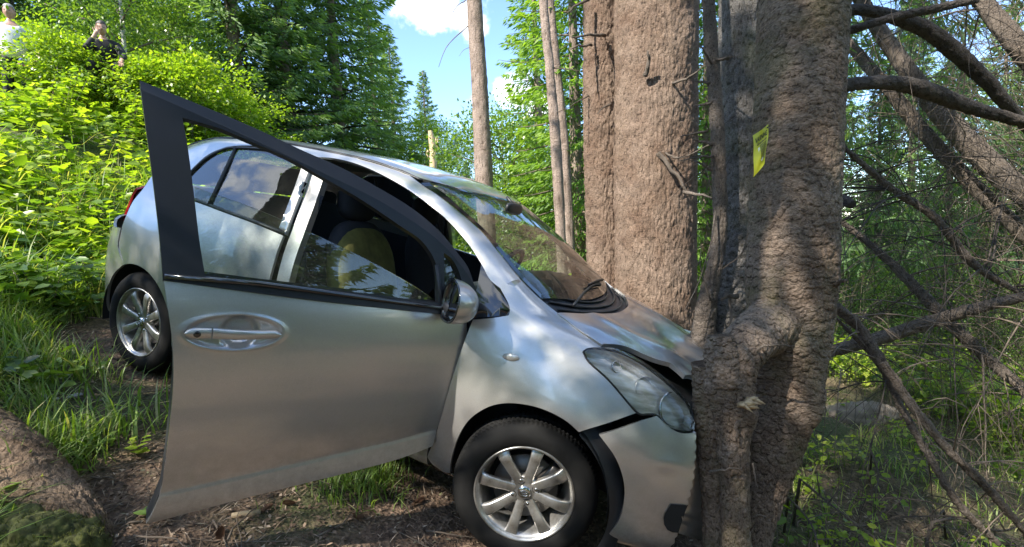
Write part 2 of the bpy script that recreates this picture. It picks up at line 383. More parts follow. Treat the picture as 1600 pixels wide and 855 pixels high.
BV = BVHTree.FromPolygons([Vector(v) for v in HVf], [tuple(int(i) for i in t) for t in HT])
def hullcast(p, d, back=3.0):
    """point and smooth normal where the line through p along d first meets the hull, coming from outside"""
    d = Vector(d).normalized(); o = Vector(p) - d * back; h = BV.ray_cast(o, d)
    if h[0] is None: h = min((BV.find_nearest(Vector(p) + d * t) for t in np.linspace(-1.6, 1.6, 65)), key=lambda q: q[3])
    q, fi = np.array(h[0]), h[2]; a, b, c = HVf[HT[fi]]; v0, v1, v2 = b - a, c - a, q - a
    d00, d01, d11, d20, d21 = v0 @ v0, v0 @ v1, v1 @ v1, v2 @ v0, v2 @ v1; den = d00 * d11 - d01 * d01 or 1e-12
    v = (d11 * d20 - d01 * d21) / den; w = (d00 * d21 - d01 * d20) / den
    n = HN[HT[fi][0]] * (1 - v - w) + HN[HT[fi][1]] * v + HN[HT[fi][2]] * w
    return q, n / (np.linalg.norm(n) + 1e-12)
def sp(x, z, s=-1): return hullcast((x, 0, z), (0, -s, 0))[0]       # on the side, by x and z
def tp(x, y): return hullcast((x, y, .8), (0, 0, -1))[0]            # on the top, by x and y

def inpoly(P, Q):
    x, y = P[:, 0][:, None], P[:, 1][:, None]; x1, y1 = Q[:, 0], Q[:, 1]; x2, y2 = np.roll(x1, -1), np.roll(y1, -1)
    c = ((y1 > y) != (y2 > y)) & (x < (x2 - x1) * (y - y1) / (y2 - y1 + 1e-15) + x1); return c.sum(1) % 2 == 1
def dens(P, g, smooth=True):
    """closed outline: rounds gentle bends, keeps corners, cuts into steps of g"""
    P = np.asarray(P, float); n = len(P); o = []
    e = np.roll(P, -1, 0) - P; L = np.linalg.norm(e, axis=1); u = e / (L[:, None] + 1e-12)
    corner = [(u[i - 1] @ u[i]) < .62 for i in range(n)]
    for i in range(n):
        a, b = P[i], P[(i + 1) % n]; k = max(1, int(math.ceil(L[i] / g)))
        ma = mb = b - a
        if smooth:
            if not corner[i]: t = u[i - 1] + u[i]; t /= np.linalg.norm(t); ma = t * L[i]
            j = (i + 1) % n
            if not corner[j]: t = u[i] + u[j]; t /= np.linalg.norm(t); mb = t * L[i]
        for q in range(k):
            t = q / k; o.append((2 * t**3 - 3 * t * t + 1) * a + (t**3 - 2 * t * t + t) * ma + (-2 * t**3 + 3 * t * t) * b + (t**3 - t * t) * mb)
    return np.array(o)

def sheet(outline, d, holes=(), grid=.03, surf=None, smooth=True, lines=()):
    """fills a 3-D outline seen along d; returns points, normals, triangles, boundary loops"""
    d = np.asarray(d, float); d = d / np.linalg.norm(d)
    e1 = np.cross(d, [0, 0, 1.0]) if abs(d[2]) < .9 else np.array([1.0, 0, 0]); e1 /= np.linalg.norm(e1); e2 = np.cross(d, e1)
    to2 = lambda P: np.stack([np.asarray(P) @ e1, np.asarray(P) @ e2], 1)
    loops = [dens(to2(outline), grid, smooth)] + [dens(to2(h), grid, smooth) for h in holes]
    lo, hi = loops[0].min(0), loops[0].max(0); gx, gy = np.meshgrid(np.arange(lo[0], hi[0], grid), np.arange(lo[1], hi[1], grid * .87)); gx = gx + (np.arange(gx.shape[0]) % 2)[:, None] * grid / 2
    G = np.stack([gx.ravel(), gy.ravel()], 1); G = G[inpoly(G, loops[0])]
    for h in loops[1:]: G = G[~inpoly(G, h)]
    LN_ = []
    for l in lines:
        q = to2(l); q = q[inpoly(q, loops[0])]
        if len(q) > 1: LN_.append(q)
    B_ = np.vstack(loops + LN_)
    if len(G): G = G[np.array([np.hypot(B_[:, 0] - g[0], B_[:, 1] - g[1]).min() > grid * .55 for g in G])]
    P2 = np.vstack([B_, G]); E = []; k = 0
    for l in loops: E += [(k + i, k + (i + 1) % len(l)) for i in range(len(l))]; k += len(l)
    for l in LN_: E += [(k + i, k + i + 1) for i in range(len(l) - 1)]; k += len(l)
    v, e, f, ov, oe, of = delaunay_2d_cdt([Vector(p) for p in P2], E, [], 0, 1e-6)
    v = np.array([p[:] for p in v]); f = np.array([t for t in f if len(t) == 3]); c = v[f].mean(1); ok = inpoly(c, loops[0])
    for h in loops[1:]: ok &= ~inpoly(c, h)
    f = f[ok]; P = v[:, :1] * e1 + v[:, 1:] * e2
    if surf is None: surf = lambda p: hullcast(p, d)
    hit = [surf(p) for p in P]; X = np.array([h[0] for h in hit]); NN = np.array([h[1] for h in hit])
    fnn = np.cross(X[f[:, 1]] - X[f[:, 0]], X[f[:, 2]] - X[f[:, 0]]); flip = (fnn * NN[f].mean(1)).sum(1) < 0; f[flip] = f[flip][:, ::-1]
    cnt = {}
    for t in f:
        for a, b in ((t[0], t[1]), (t[1], t[2]), (t[2], t[0])): cnt[(int(a), int(b))] = 1
    bd = [(a, b) for (a, b) in cnt if (b, a) not in cnt]
    return X, NN, f, bd

def panel(name, outline, d, m, parent, holes=(), grid=.03, off=0.0, rim=.014, surf=None, fn=None, smooth=True, loc=None, lines=()):
    X, NN, f, bd = sheet(outline, d, holes, grid, surf, smooth, lines)
    if fn is not None: X, NN = fn(X, NN, f)
    X = X + NN * off
    if X[:, 0].max() > .45 and loc is None and name != 'front_door':
        X2 = crush(X)
        if abs(X2 - X).max() > .002:
            fnn = np.cross(X2[f[:, 1]] - X2[f[:, 0]], X2[f[:, 2]] - X2[f[:, 0]]); n2 = np.zeros_like(X)
            for q in range(3): np.add.at(n2, f[:, q], fnn)
            n2 /= np.linalg.norm(n2, axis=1)[:, None] + 1e-12; w_ = np.clip(np.linalg.norm(X2 - X, axis=1) / .01, 0, 1)[:, None]; NN = NN * (1 - w_) + n2 * w_; NN /= np.linalg.norm(NN, axis=1)[:, None] + 1e-12; X = X2
    V = X; tris = f; LN = NN[f].reshape(-1, 3)
    if rim:
        ids = sorted({i for e in bd for i in e}); mp = {i: len(X) + k for k, i in enumerate(ids)}
        V = np.vstack([X, X[ids] - NN[ids] * rim]); q = []; ln = []
        for a, b in bd:
            q += [(b, a, mp[a]), (b, mp[a], mp[b])]; n = np.cross(V[a] - V[b], V[mp[a]] - V[a]); n /= np.linalg.norm(n) + 1e-12; ln += [n] * 6
        tris = np.vstack([f, np.array(q)]); LN = np.vstack([LN, np.array(ln)])
    if loc is not None: V = V - np.asarray(loc)
    me = make_mesh(name, V, tris); me.normals_split_custom_set([tuple(n) for n in LN])
    o = link(name, me, m, parent)
    if loc is not None: o.location = loc
    return o
def mir(P): return [(p[0], -p[1], p[2]) for p in P]

# where the trees have pressed the nose in: uprights standing at these points of the car frame
DENT = [(world2car(at(1140, 640, 1.83)), .095), (world2car(at(1102, 640, 1.88)), .062), (world2car(at(1236, 600, 2.06)), .16)]
def crush(P):
    P = np.array(P, float)
    for c, r_ in DENT:
        dy = P[:, 1] - c[1]; fx = c[0] - np.sqrt(np.maximum(0, (r_ + .012)**2 - dy**2)) ; soft = np.exp(-np.maximum(0, abs(dy) - r_)**2 / .05**2); lim = np.where(abs(dy) < r_, fx, c[0] - r_ * .3 + .25)
        over = P[:, 0] - lim; P[:, 0] -= np.maximum(0, over) * soft
    return P
car = empty('crashed_car')
_mw = Matrix.Identity(4)
for i in range(3):
    for j in range(3): _mw[i][j] = CAR_R[i][j]
    _mw[i][3] = CAR_T[i]
car.matrix_world = _mw
tag(car, 'silver small hatchback with its nose against the trees and its near front door hanging open', 'car')

# -------------------- outer panels
FEND = [(-.348, -.81, .899), (-.375, -.848, .63), (-.40, -.845, .40), (-.418, -.835, .30), (-.429, -.835, .262), (-.40, -.83, .235), (-.31, -.83, .235), (-.31, -.839, .316), (-.295, -.844, .413), (-.261, -.848, .5), (-.194, -.85, .58), (-.135, -.849, .618), (-.05, -.846, .644), (.045, -.842, .65), (.134, -.837, .633), (.184, -.834, .609), (.277, -.811, .67), (.364, -.772, .728), (.34, -.773, .744), (.235, -.765, .814), (.148, -.759, .857), (.117, -.75, .882), (.131, -.731, .901), (.174, -.7, .913), (.035, -.668, .956), (-.043, -.645, .987), (-.129, -.651, 1.027), (-.238, -.657, 1.09), (-.288, -.73, 1.043), (-.214, -.761, .97), (-.211, -.772, .95), (-.269, -.793, .926)]
def arch_flare(X, NN, f):
    """a soft lip swelling out round the wheel opening"""
    for cx, cz in ((0, .30), (-2.46, .30)):
        r = np.hypot(X[:, 0] - cx, X[:, 2] - cz); k = np.exp(-((r - .345) / .03)**2) * (abs(X[:, 1]) > .6); X = X + NN * (k * .009)[:, None]
    return X, NN
TRI = [(-.408, -.706, 1.121), (-.337, -.729, 1.06), (-.214, -.761, .97), (-.211, -.772, .95), (-.353, -.808, .905), (-.38, -.764, 1.01)]
for s in (1, -1):
    mm = (lambda P: P) if s > 0 else mir
    panel('front_fender', mm(FEND), (0, s * .9, -.43), PAINT, car, grid=.02, fn=arch_flare)
    panel('quarter_glass', mm(TRI), (0, s, -.2), GLOSSB, car, off=-.002, grid=.03)
HOOD = [(-.045, -.657, .985), (.038, -.473, .98), (.118, -.20, .97), (.13, 0, .97), (.118, .20, .97), (.038, .473, .98), (-.045, .657, .985), (.035, .668, .956), (.171, .694, .917), (.208, .639, .917), (.298, .575, .902), (.432, .50, .86), (.497, .548, .826), (.60, .42, .80), (.655, .2, .77), (.665, 0, .77), (.655, -.2, .77), (.57, -.42, .80), (.497, -.548, .826), (.432, -.505, .86), (.298, -.566, .902), (.208, -.639, .917), (.171, -.694, .917), (.035, -.668, .956)]
def buckle(X, NN, f):
    w = np.clip((X[:, 0] - .15) / .4, 0, 1)
    X = X + np.array([0, 0, 1.0]) * (w * .016 + w * .016 * np.sin(X[:, 1] * 11 + X[:, 0] * 14) + .010 * np.clip((X[:, 0] - .38) / .2, 0, 1) * np.abs(np.sin(X[:, 1] * 17 + 1.2)))[:, None]
    k = np.exp(-((abs(X[:, 1]) - .36 - .15 * (.5 - X[:, 0])) / .045)**2) * .006 * np.clip((X[:, 0] + .05) / .1, 0, 1); X = X + NN * k[:, None]   # pressed crease
    n = np.zeros_like(X); fnn = np.cross(X[f[:, 1]] - X[f[:, 0]], X[f[:, 2]] - X[f[:, 0]])
    for q in range(3): np.add.at(n, f[:, q], fnn)
    return X, n / (np.linalg.norm(n, axis=1)[:, None] + 1e-12)
panel('hood', HOOD, (0, 0, -1), PAINT, car, grid=.022, off=.006, fn=buckle, rim=.02)
COWL = [(-.133, -.642, 1.03), (-.108, -.66, 1.01), (-.05, -.652, .987), (.034, -.465, .982), (.113, -.2, .97), (.124, 0, .97), (.113, .2, .97), (.034, .465, .982), (-.05, .652, .987), (-.108, .66, 1.01), (-.133, .642, 1.03), (-.06, .40, 1.02), (-.02, .2, 1.01), (-.01, 0, 1.01), (-.02, -.2, 1.01), (-.06, -.40, 1.02)]
panel('cowl', COWL, (0, 0, -1), BLACKP, car, off=-.012, grid=.04)
mb = MB()
for k in range(3):
    y = np.linspace(-.60, .60, 30); x = .10 - .045 * k - .17 * (y / .62)**2
    add_tube(mb, np.array([tp(a, b) + [0, 0, -.006] for a, b in zip(x, y)]), .006, 5)
mb.obj('cowl_rib', BLACKP, car)
WS = [(-.131, -.645, 1.029), (-.249, -.651, 1.1), (-.367, -.631, 1.177), (-.483, -.609, 1.25), (-.717, -.603, 1.36), (-.852, -.593, 1.408), (-.774, -.5, 1.416), (-.735, -.386, 1.42), (-.71, -.15, 1.433), (-.705, 0, 1.44)]
WS = WS + [(p[0], -p[1], p[2]) for p in WS[-2::-1]]
WSL = [(-.06, .40, 1.02), (-.02, .2, 1.01), (-.01, 0, 1.01), (-.02, -.2, 1.01), (-.06, -.40, 1.02)]
ws = panel('windshield', WS + WSL, (-.55, 0, -.83), WSGLASS, car, grid=.04, rim=0)
# black edge band round the windshield
mb = MB(); _P = [tp(p[0], p[1]) + np.array([0, 0, .003]) for p in WS]; _Ps = spline(_P, 90)
for k in range(len(_Ps) - 1):
    a, b = _Ps[k], _Ps[k + 1]; c = np.array([-.42, 0, 1.2]); ia, ib = a + (c - a) * .045, b + (c - b) * .045
    mb.add([a, b, hullcast(ib, (-.55, 0, -.83))[0] + [0, 0, .0015], hullcast(ia, (-.55, 0, -.83))[0] + [0, 0, .0015]], [[0, 1, 2, 3]])
mb.obj('windshield_seal', GLOSSB, car)
# wipers
for P in ([(-.03, -.50), (-.06, -.2), (-.075, .02), (-.07, .22)], [(-.10, .40), (-.095, .25), (-.09, .10), (-.085, -.05)]):
    mb = MB(); pts = spline([tp(a, b) + np.array([.01, 0, .014]) for a, b in P], 14); add_tube(mb, pts, np.linspace(.007, .004, 14), 6)
    w = mb.obj('wiper', BLACKP, car); mb = MB(); add_tube(mb, pts + [0.0, 0, -.008], .004, 4); mb.obj('wiper_blade', RUBBER, w)
# roof
yr = lambda x: -.955 * pchip(YR, x)
RL = [(x, yr(x)) for x in (-.86, -1.0, -1.2, -1.5, -1.8, -2.1, -2.35, -2.55, -2.66)]
ROOF = [tp(a, b) for a, b in RL] + [tp(-2.70, y) for y in (-.35, 0, .35)] + [tp(a, -b) for a, b in RL[::-1]] + [tp(-.774, .5), tp(-.735, .386), tp(-.71, .15), tp(-.705, 0), tp(-.71, -.15), tp(-.735, -.386), tp(-.774, -.5)]
panel('roof', ROOF, (0, 0, -1), PAINT, car, grid=.04, off=.002)
for s in (1, -1):
    mm = (lambda P: P) if s > 0 else mir
    mb = MB(); add_tube(mb, spline([mm([tp(a, b - .012)])[0] for a, b in RL], 40), .006, 5); mb.obj('roof_channel', BLACKP, car)
# body side with the pillars
ARCR = [(-2.46 + .345 * math.cos(a), .30 + .345 * math.sin(a)) for a in np.linspace(R(117), R(8), 16)]
WSE = [(-.288, -.73, 1.043), (-.238, -.657, 1.09), (-.249, -.651, 1.1), (-.367, -.635, 1.177), (-.483, -.613, 1.25), (-.717, -.606, 1.36), (-.852, -.597, 1.408)]
SIDE = WSE + [tuple(tp(a, b - .004)) for a, b in RL[1:-1]] + [tuple(sp(x, z)) for x, z in [(-2.66, 1.30), (-2.665, 1.15), (-2.65, 1.06), (-2.68, .975), (-2.695, .90), (-2.71, .82), (-2.71, .76), (-2.702, .704)] + ARCR + [(-2.115, .24), (-2.07, .24), (-2.085, .40), (-2.16, .62), (-2.30, .80), (-2.345, 1.04), (-2.365, 1.12), (-2.355, 1.223), (-2.30, 1.32), (-2.19, 1.392), (-2.09, 1.42), (-1.8, 1.443), (-1.6, 1.425), (-1.50, 1.44), (-1.40, 1.45), (-1.234, 1.442), (-.971, 1.391), (-.777, 1.328), (-.635, 1.267), (-.485, 1.18), (-.408, 1.121), (-.337, 1.062)]]
BPIL = [(-1.44, .34), (-1.45, 1.0), (-1.52, 1.43), (-1.43, 1.44), (-1.37, 1.0), (-1.36, .34)]
RDOOR = [(-1.455, .33), (-2.04, .33), (-2.065, .42), (-2.14, .62), (-2.285, .80), (-2.325, 1.035), (-2.3, 1.075), (-2.18, 1.07), (-1.95, 1.058), (-1.67, 1.04), (-1.47, 1.022)]
DLO = [(-2.335, 1.09), (-2.342, 1.20), (-2.289, 1.303), (-2.189, 1.378), (-2.088, 1.406), (-1.807, 1.43), (-1.58, 1.41), (-1.53, 1.395), (-1.475, 1.05), (-1.67, 1.052), (-1.95, 1.068), (-2.18, 1.083)]
RFR = [(-1.462, 1.03), (-1.512, 1.41), (-1.565, 1.418), (-1.515, 1.04)]
SILL = [(-.43, .335), (-.43, .215), (-2.09, .215), (-2.09, .24), (-2.06, .325)]
for s in (1, -1):
    mm = (lambda P: P) if s > 0 else mir; ss = lambda L: mm([tuple(sp(x, z)) for x, z in L]); d1 = (0, s * .9, -.43)
    panel('body_side', mm(SIDE), d1, PAINT, car, grid=.03, fn=arch_flare)
    panel('rear_door', ss(RDOOR), (0, s, -.1), PAINT, car, grid=.03)
    panel('rear_side_window', ss(DLO), (0, s, -.3), GLASS, car, off=-.004, rim=0, grid=.04)
    panel('door_pillar', ss(BPIL), (0, s, -.2), PAINT, car, off=-.022, rim=.04)
    panel('rear_door_frame', ss(RFR), (0, s, -.2), PAINT, car, off=.001, rim=.02)
    panel('sill', ss(SILL), (0, s, 0), PAINT, car, off=0)
    mb = MB(); add_tube(mb, np.array([mm([tuple(sp(x, z))])[0] for x, z in [(-2.092, 1.408), (-2.08, 1.30), (-2.063, 1.15), (-2.055, 1.07)]]), .011, 6); mb.obj('window_divider', BLACKP, car)
    mb = MB(); add_tube(mb, spline([mm([tuple(sp(x, z))])[0] for x, z in DLO[:8]], 30), .009, 5); add_tube(mb, np.array([mm([tuple(sp(x, z))])[0] for x, z in [(-2.335, 1.088), (-2.18, 1.081), (-1.95, 1.066), (-1.67, 1.05), (-1.47, 1.035)]]), .010, 5); mb.obj('window_seal', BLACKP, car)
    if s < 0:
        LD = [(-.44, .33), (-1.43, .33), (-1.435, .98), (-1.0, .95), (-.40, .90), (-.385, .70)]
        panel('front_door', ss(LD), (0, s, 0), PAINT, car)
        FD = [(-1.43, .98), (-1.50, 1.43), (-1.40, 1.45), (-1.234, 1.442), (-.971, 1.391), (-.777, 1.328), (-.635, 1.267), (-.485, 1.18), (-.408, 1.11), (-.37, .91), (-1.0, .96)]
        panel('front_side_window', ss(FD), (0, s, -.3), GLASS, car, rim=0)
# tail
TLAMP = [(-2.655, 1.04), (-2.685, .975), (-2.70, .90), (-2.715, .82), (-2.80, .81), (-2.87, .88), (-2.86, .96), (-2.79, 1.03), (-2.71, 1.065)]
RB = [(-2.618, .626), (-2.706, .70), (-2.714, .76), (-2.714, .812), (-2.80, .805), (-2.86, .83)]
for s in (1, -1):
    mm = (lambda P: P) if s > 0 else mir
    panel('tail_lamp', mm([tuple(hullcast((x, -.4, z), (.55, .83, 0))[0]) for x, z in TLAMP]), (.55, s * .83, 0), REDL, car, grid=.025, off=.006)
    lowr = [tuple(sp(x, z)) for x, z in RB[:5]] + [(-2.87, -.72, .86), (-2.955, -.4, .85), (-2.963, 0, .85), (-2.965, 0, .30), (-2.95, -.4, .28), (-2.86, -.74, .26), (-2.77, -.80, .24)] + [tuple(sp(-2.46 + .345 * math.cos(a), .30 + .345 * math.sin(a))) for a in np.linspace(R(188), R(120), 8)]
    panel('rear_bumper', mm(lowr), (.7, s * .71, 0), PAINT, car, grid=.04, off=.004)
panel('tailgate', [hullcast((-3, y, z), (1, 0, 0))[0] for y, z in [(-.60, .86), (-.655, 1.0), (-.60, 1.1), (.60, 1.1), (.655, 1.0), (.60, .86)]], (1, 0, 0), PAINT, car, grid=.05, smooth=False)
panel('rear_window', [hullcast((-3, y, z), (1, 0, 0))[0] for y, z in [(-.58, 1.11), (-.52, 1.34), (.52, 1.34), (.58, 1.11)]], (1, 0, 0), GLASS, car, grid=.06, rim=0, smooth=False)

# -------------------- front: bumper, lamps, grille
BUMP = [(.257, -.823, .621), (.386, -.773, .706), (.434, -.745, .732), (.491, -.732, .70), (.525, -.717, .688), (.57, -.68, .692), (.66, -.56, .70), (.735, -.30, .665), (.76, 0, .66), (.785, 0, .50), (.785, 0, .27), (.74, -.45, .22), (.66, -.64, .20), (.55, -.74, .20), (.43, -.79, .21), (.385, -.80, .24), (.399, -.793, .335), (.388, -.804, .452), (.337, -.816, .551)]
def bfn(X, NN, f):
    c = np.exp(-((X[:, 0] - .515) / .05)**2 - ((X[:, 2] - .575) / .028)**2); X = X - NN * (c * .012)[:, None]
    n = NN + np.stack([0 * c, 0 * c, (X[:, 2] - .575) / .028 * c * .5], 1); return X, n / np.linalg.norm(n, axis=1)[:, None]
HL = [(.115, -.747, .887), (.131, -.731, .901), (.175, -.706, .91), (.243, -.649, .905), (.324, -.625, .885), (.403, -.634, .856), (.487, -.648, .814), (.539, -.646, .774), (.562, -.658, .74), (.57, -.68, .699), (.525, -.717, .695), (.478, -.74, .704), (.438, -.744, .735), (.407, -.757, .733), (.378, -.769, .727), (.34, -.773, .748), (.235, -.765, .816), (.148, -.759, .857)]
for s in (1, -1):
    mm = (lambda P: P) if s > 0 else mir
    b = panel('front_bumper', mm(BUMP), (-.72, s * .69, 0), PAINT, car, grid=.02, off=.006, fn=bfn, rim=.02)
    fg = [(.555, -.745, .43), (.60, -.72, .432), (.645, -.69, .425), (.66, -.67, .38), (.65, -.68, .33), (.61, -.71, .312), (.57, -.735, .32), (.545, -.75, .37)]
    panel('painted_fog_recess', mm(fg), (-.6, s * .8, 0), DARK, b, grid=.03, off=.009, rim=0)  # flat dark sheet on the bumper; the hollow's shade is only colour
    pocket = [(p[0] - .0, p[1], p[2]) for p in HL]
    h = panel('headlight', mm(pocket), (-.5, s * .6, -.62), LAMPC, car, grid=.02, off=-.045, rim=-.035)
    panel('lens', mm(HL), (-.5, s * .6, -.62), LENS, h, grid=.02, off=.008, rim=.012)
    nrm = np.array([.60, -.62, .35]); nrm /= np.linalg.norm(nrm)
    for (c, rr, mtl) in (((.50, -.665, .755), .062, CHROME), ((.385, -.675, .80), .048, LAMPC), ((.26, -.70, .86), .022, CHROME)):
        mb = MB(); T = np.array(nrm) * [1, s, 1]; c = np.array(c) * [1, s, 1] - T * .02
        prof = [(rr * .18, -.045), (rr * .5, -.042), (rr * .8, -.02), (rr, .0), (rr * 1.04, .004), (rr * 1.08, -.004)]
        e1 = np.cross(T, [0, 0, 1]); e1 /= np.linalg.norm(e1); e2 = np.cross(T, e1); th = np.arange(24) * PI / 12
        V = np.array([c + T * b_ + r_ * (e1 * math.cos(a) + e2 * math.sin(a)) for r_, b_ in prof for a in th])
        F = [(i * 24 + j, i * 24 + (j + 1) % 24, (i + 1) * 24 + (j + 1) % 24, (i + 1) * 24 + j) for i in range(len(prof) - 1) for j in range(24)]
        mb.add(V, F); Vb, Fb = tube([c - T * .045, c - T * .01], rr * .17, 8); add_tube(mb, [c - T * .045, c - T * .01], rr * .17, 8)
        mb.obj('lamp_reflector', mtl, h)
# thin black joint round the headlight, fender repeater lamp
for s in (1, -1):
    mb = MB(); P = np.array(HL + HL[:1]) * [1, s, 1]; add_tube(mb, spline([hullcast(p, (-.5, s * .6, -.62))[0] for p in P], 70), .0045, 4); mb.obj('lamp_seal', DARK, car)
    ctr, nn = hullcast((-.148, -.8 * s, .80), (0, s, 0)); mb = MB()
    u_ = np.array([.98, 0, .15]); V = []; 
    for i in range(5):
        for a in np.arange(16) * PI / 8: k = math.sin(i / 4 * PI / 2 + .0001); V.append(ctr + u_ * .037 * k * math.cos(a) + np.array([0, 0, .017]) * k * math.sin(a) + nn * .012 * math.cos(i / 4 * PI / 2))
    mb.add(V, [(i * 16 + j, i * 16 + (j + 1) % 16, (i + 1) * 16 + (j + 1) % 16, (i + 1) * 16 + j) for i in range(4) for j in range(16)]); mb.obj('side_repeater', LENS if s < 0 else simple('repeater_lens', (.55, .54, .5), .12, .3, coat=1), car)

# -------------------- dark structure inside: engine bay, cabin tub, wheel housings
def loft(name, secs, m, skip=None, parent=None):
    V = []; k = len(secs[0][1])
    for x, L in secs: V += [(x, y, z) for y, z in L]
    if name == 'engine_bay': V = [tuple(p) for p in crush(V) - np.array([.02, 0, 0])]
    F = [(i * k + j, (i + 1) * k + j, (i + 1) * k + j + 1, i * k + j + 1) for i in range(len(secs) - 1) for j in range(k - 1) if not (skip and skip(secs[i][0], secs[i + 1][0], j))]
    return link(name, make_mesh(name, V, np.array(F), smooth=False), m, parent)
sec = []
for x in np.arange(-.14, .74, .04):
    w, yb, zbl, yrr, zr, zt = [pchip(a, x) for a in (W_, YB, ZBL, YR, ZR, ZT)]; lo = .52 if x < .40 else w - .07; hi = yb - .05
    half = [(lo, .25), (lo, .62), (min(hi, max(lo, hi)), zbl - .10), (hi * .97, zbl - .05), (yrr * .93, zr - .05), (0, zt - .055)]
    sec.append((x, [(-a, b) for a, b in half] + [(a, b) for a, b in half[-2::-1]]))
ends = [(sec[-1][0] + .002, [(0, .5)] * len(sec[-1][1]))]
loft('engine_bay', sec + ends, DARK, parent=car)
sec = []
for x in np.arange(-2.84, -.10, .06):
    w, yb, zbl = [pchip(a, x) for a in (W_, YB, ZBL)]; lo = .56 if (x < -2.06) or (x > -.42) else w - .09; md = w - .10
    half = [(0, .27), (lo, .27), (lo, .45), (max(lo, md) if not (x < -2.06) else .56, .66), (md, .72), (yb - .055, zbl - .02)]
    sec.append((x, [(-a, b) for a, b in half[::-1]] + [(a, b) for a, b in half[1:]]))
loft('cabin_lining', sec, FABRIC, parent=car, skip=lambda a, b, j: j < 3 and a > -1.38 and b < -.40)
sec = []
for x in np.arange(-2.62, -.78, .08):
    yrr, zr, zt = [pchip(a, x) for a in (YR, ZR, ZT)]; sec.append((x, [(-yrr * .98, zr - .035), (-yrr * .7, zt - .05), (0, zt - .035), (yrr * .7, zt - .05), (yrr * .98, zr - .035)]))
loft('headliner', sec, HEADLINER, parent=car)
for cx in (0, -2.46):
    for s in (-1, 1):
        a = np.linspace(R(-12), R(192), 20); V = []; 
        for y in (.815, .50): V += [(cx + .352 * math.cos(t), s * y, .30 + .352 * math.sin(t)) for t in a]
        V += [(cx, s * .50, .30)]; F = [(i, i + 1, 21 + i, 20 + i) for i in range(19)]; n = len(V) - 1
        me = make_mesh('wheel_housing', V, [np.array(F), np.array([(20 + i, 21 + i, n) for i in range(19)])], smooth=False); link('wheel_housing', me, DARK, car)
# black flap between front wheel and bumper
mb = MB(); a = np.linspace(R(-20), R(62), 14); V = []
for t in a:
    for rr, y in ((.34, -.80), (.395, -.775), (.395, -.60)): V.append((.02 + rr * math.cos(t), y, .28 + rr * math.sin(t)))
mb.add(V, [(3 * i + j, 3 * i + j + 1, 3 * i + j + 4, 3 * i + j + 3) for i in range(13) for j in range(2)]); mb.obj('splash_guard', BLACKP, car)

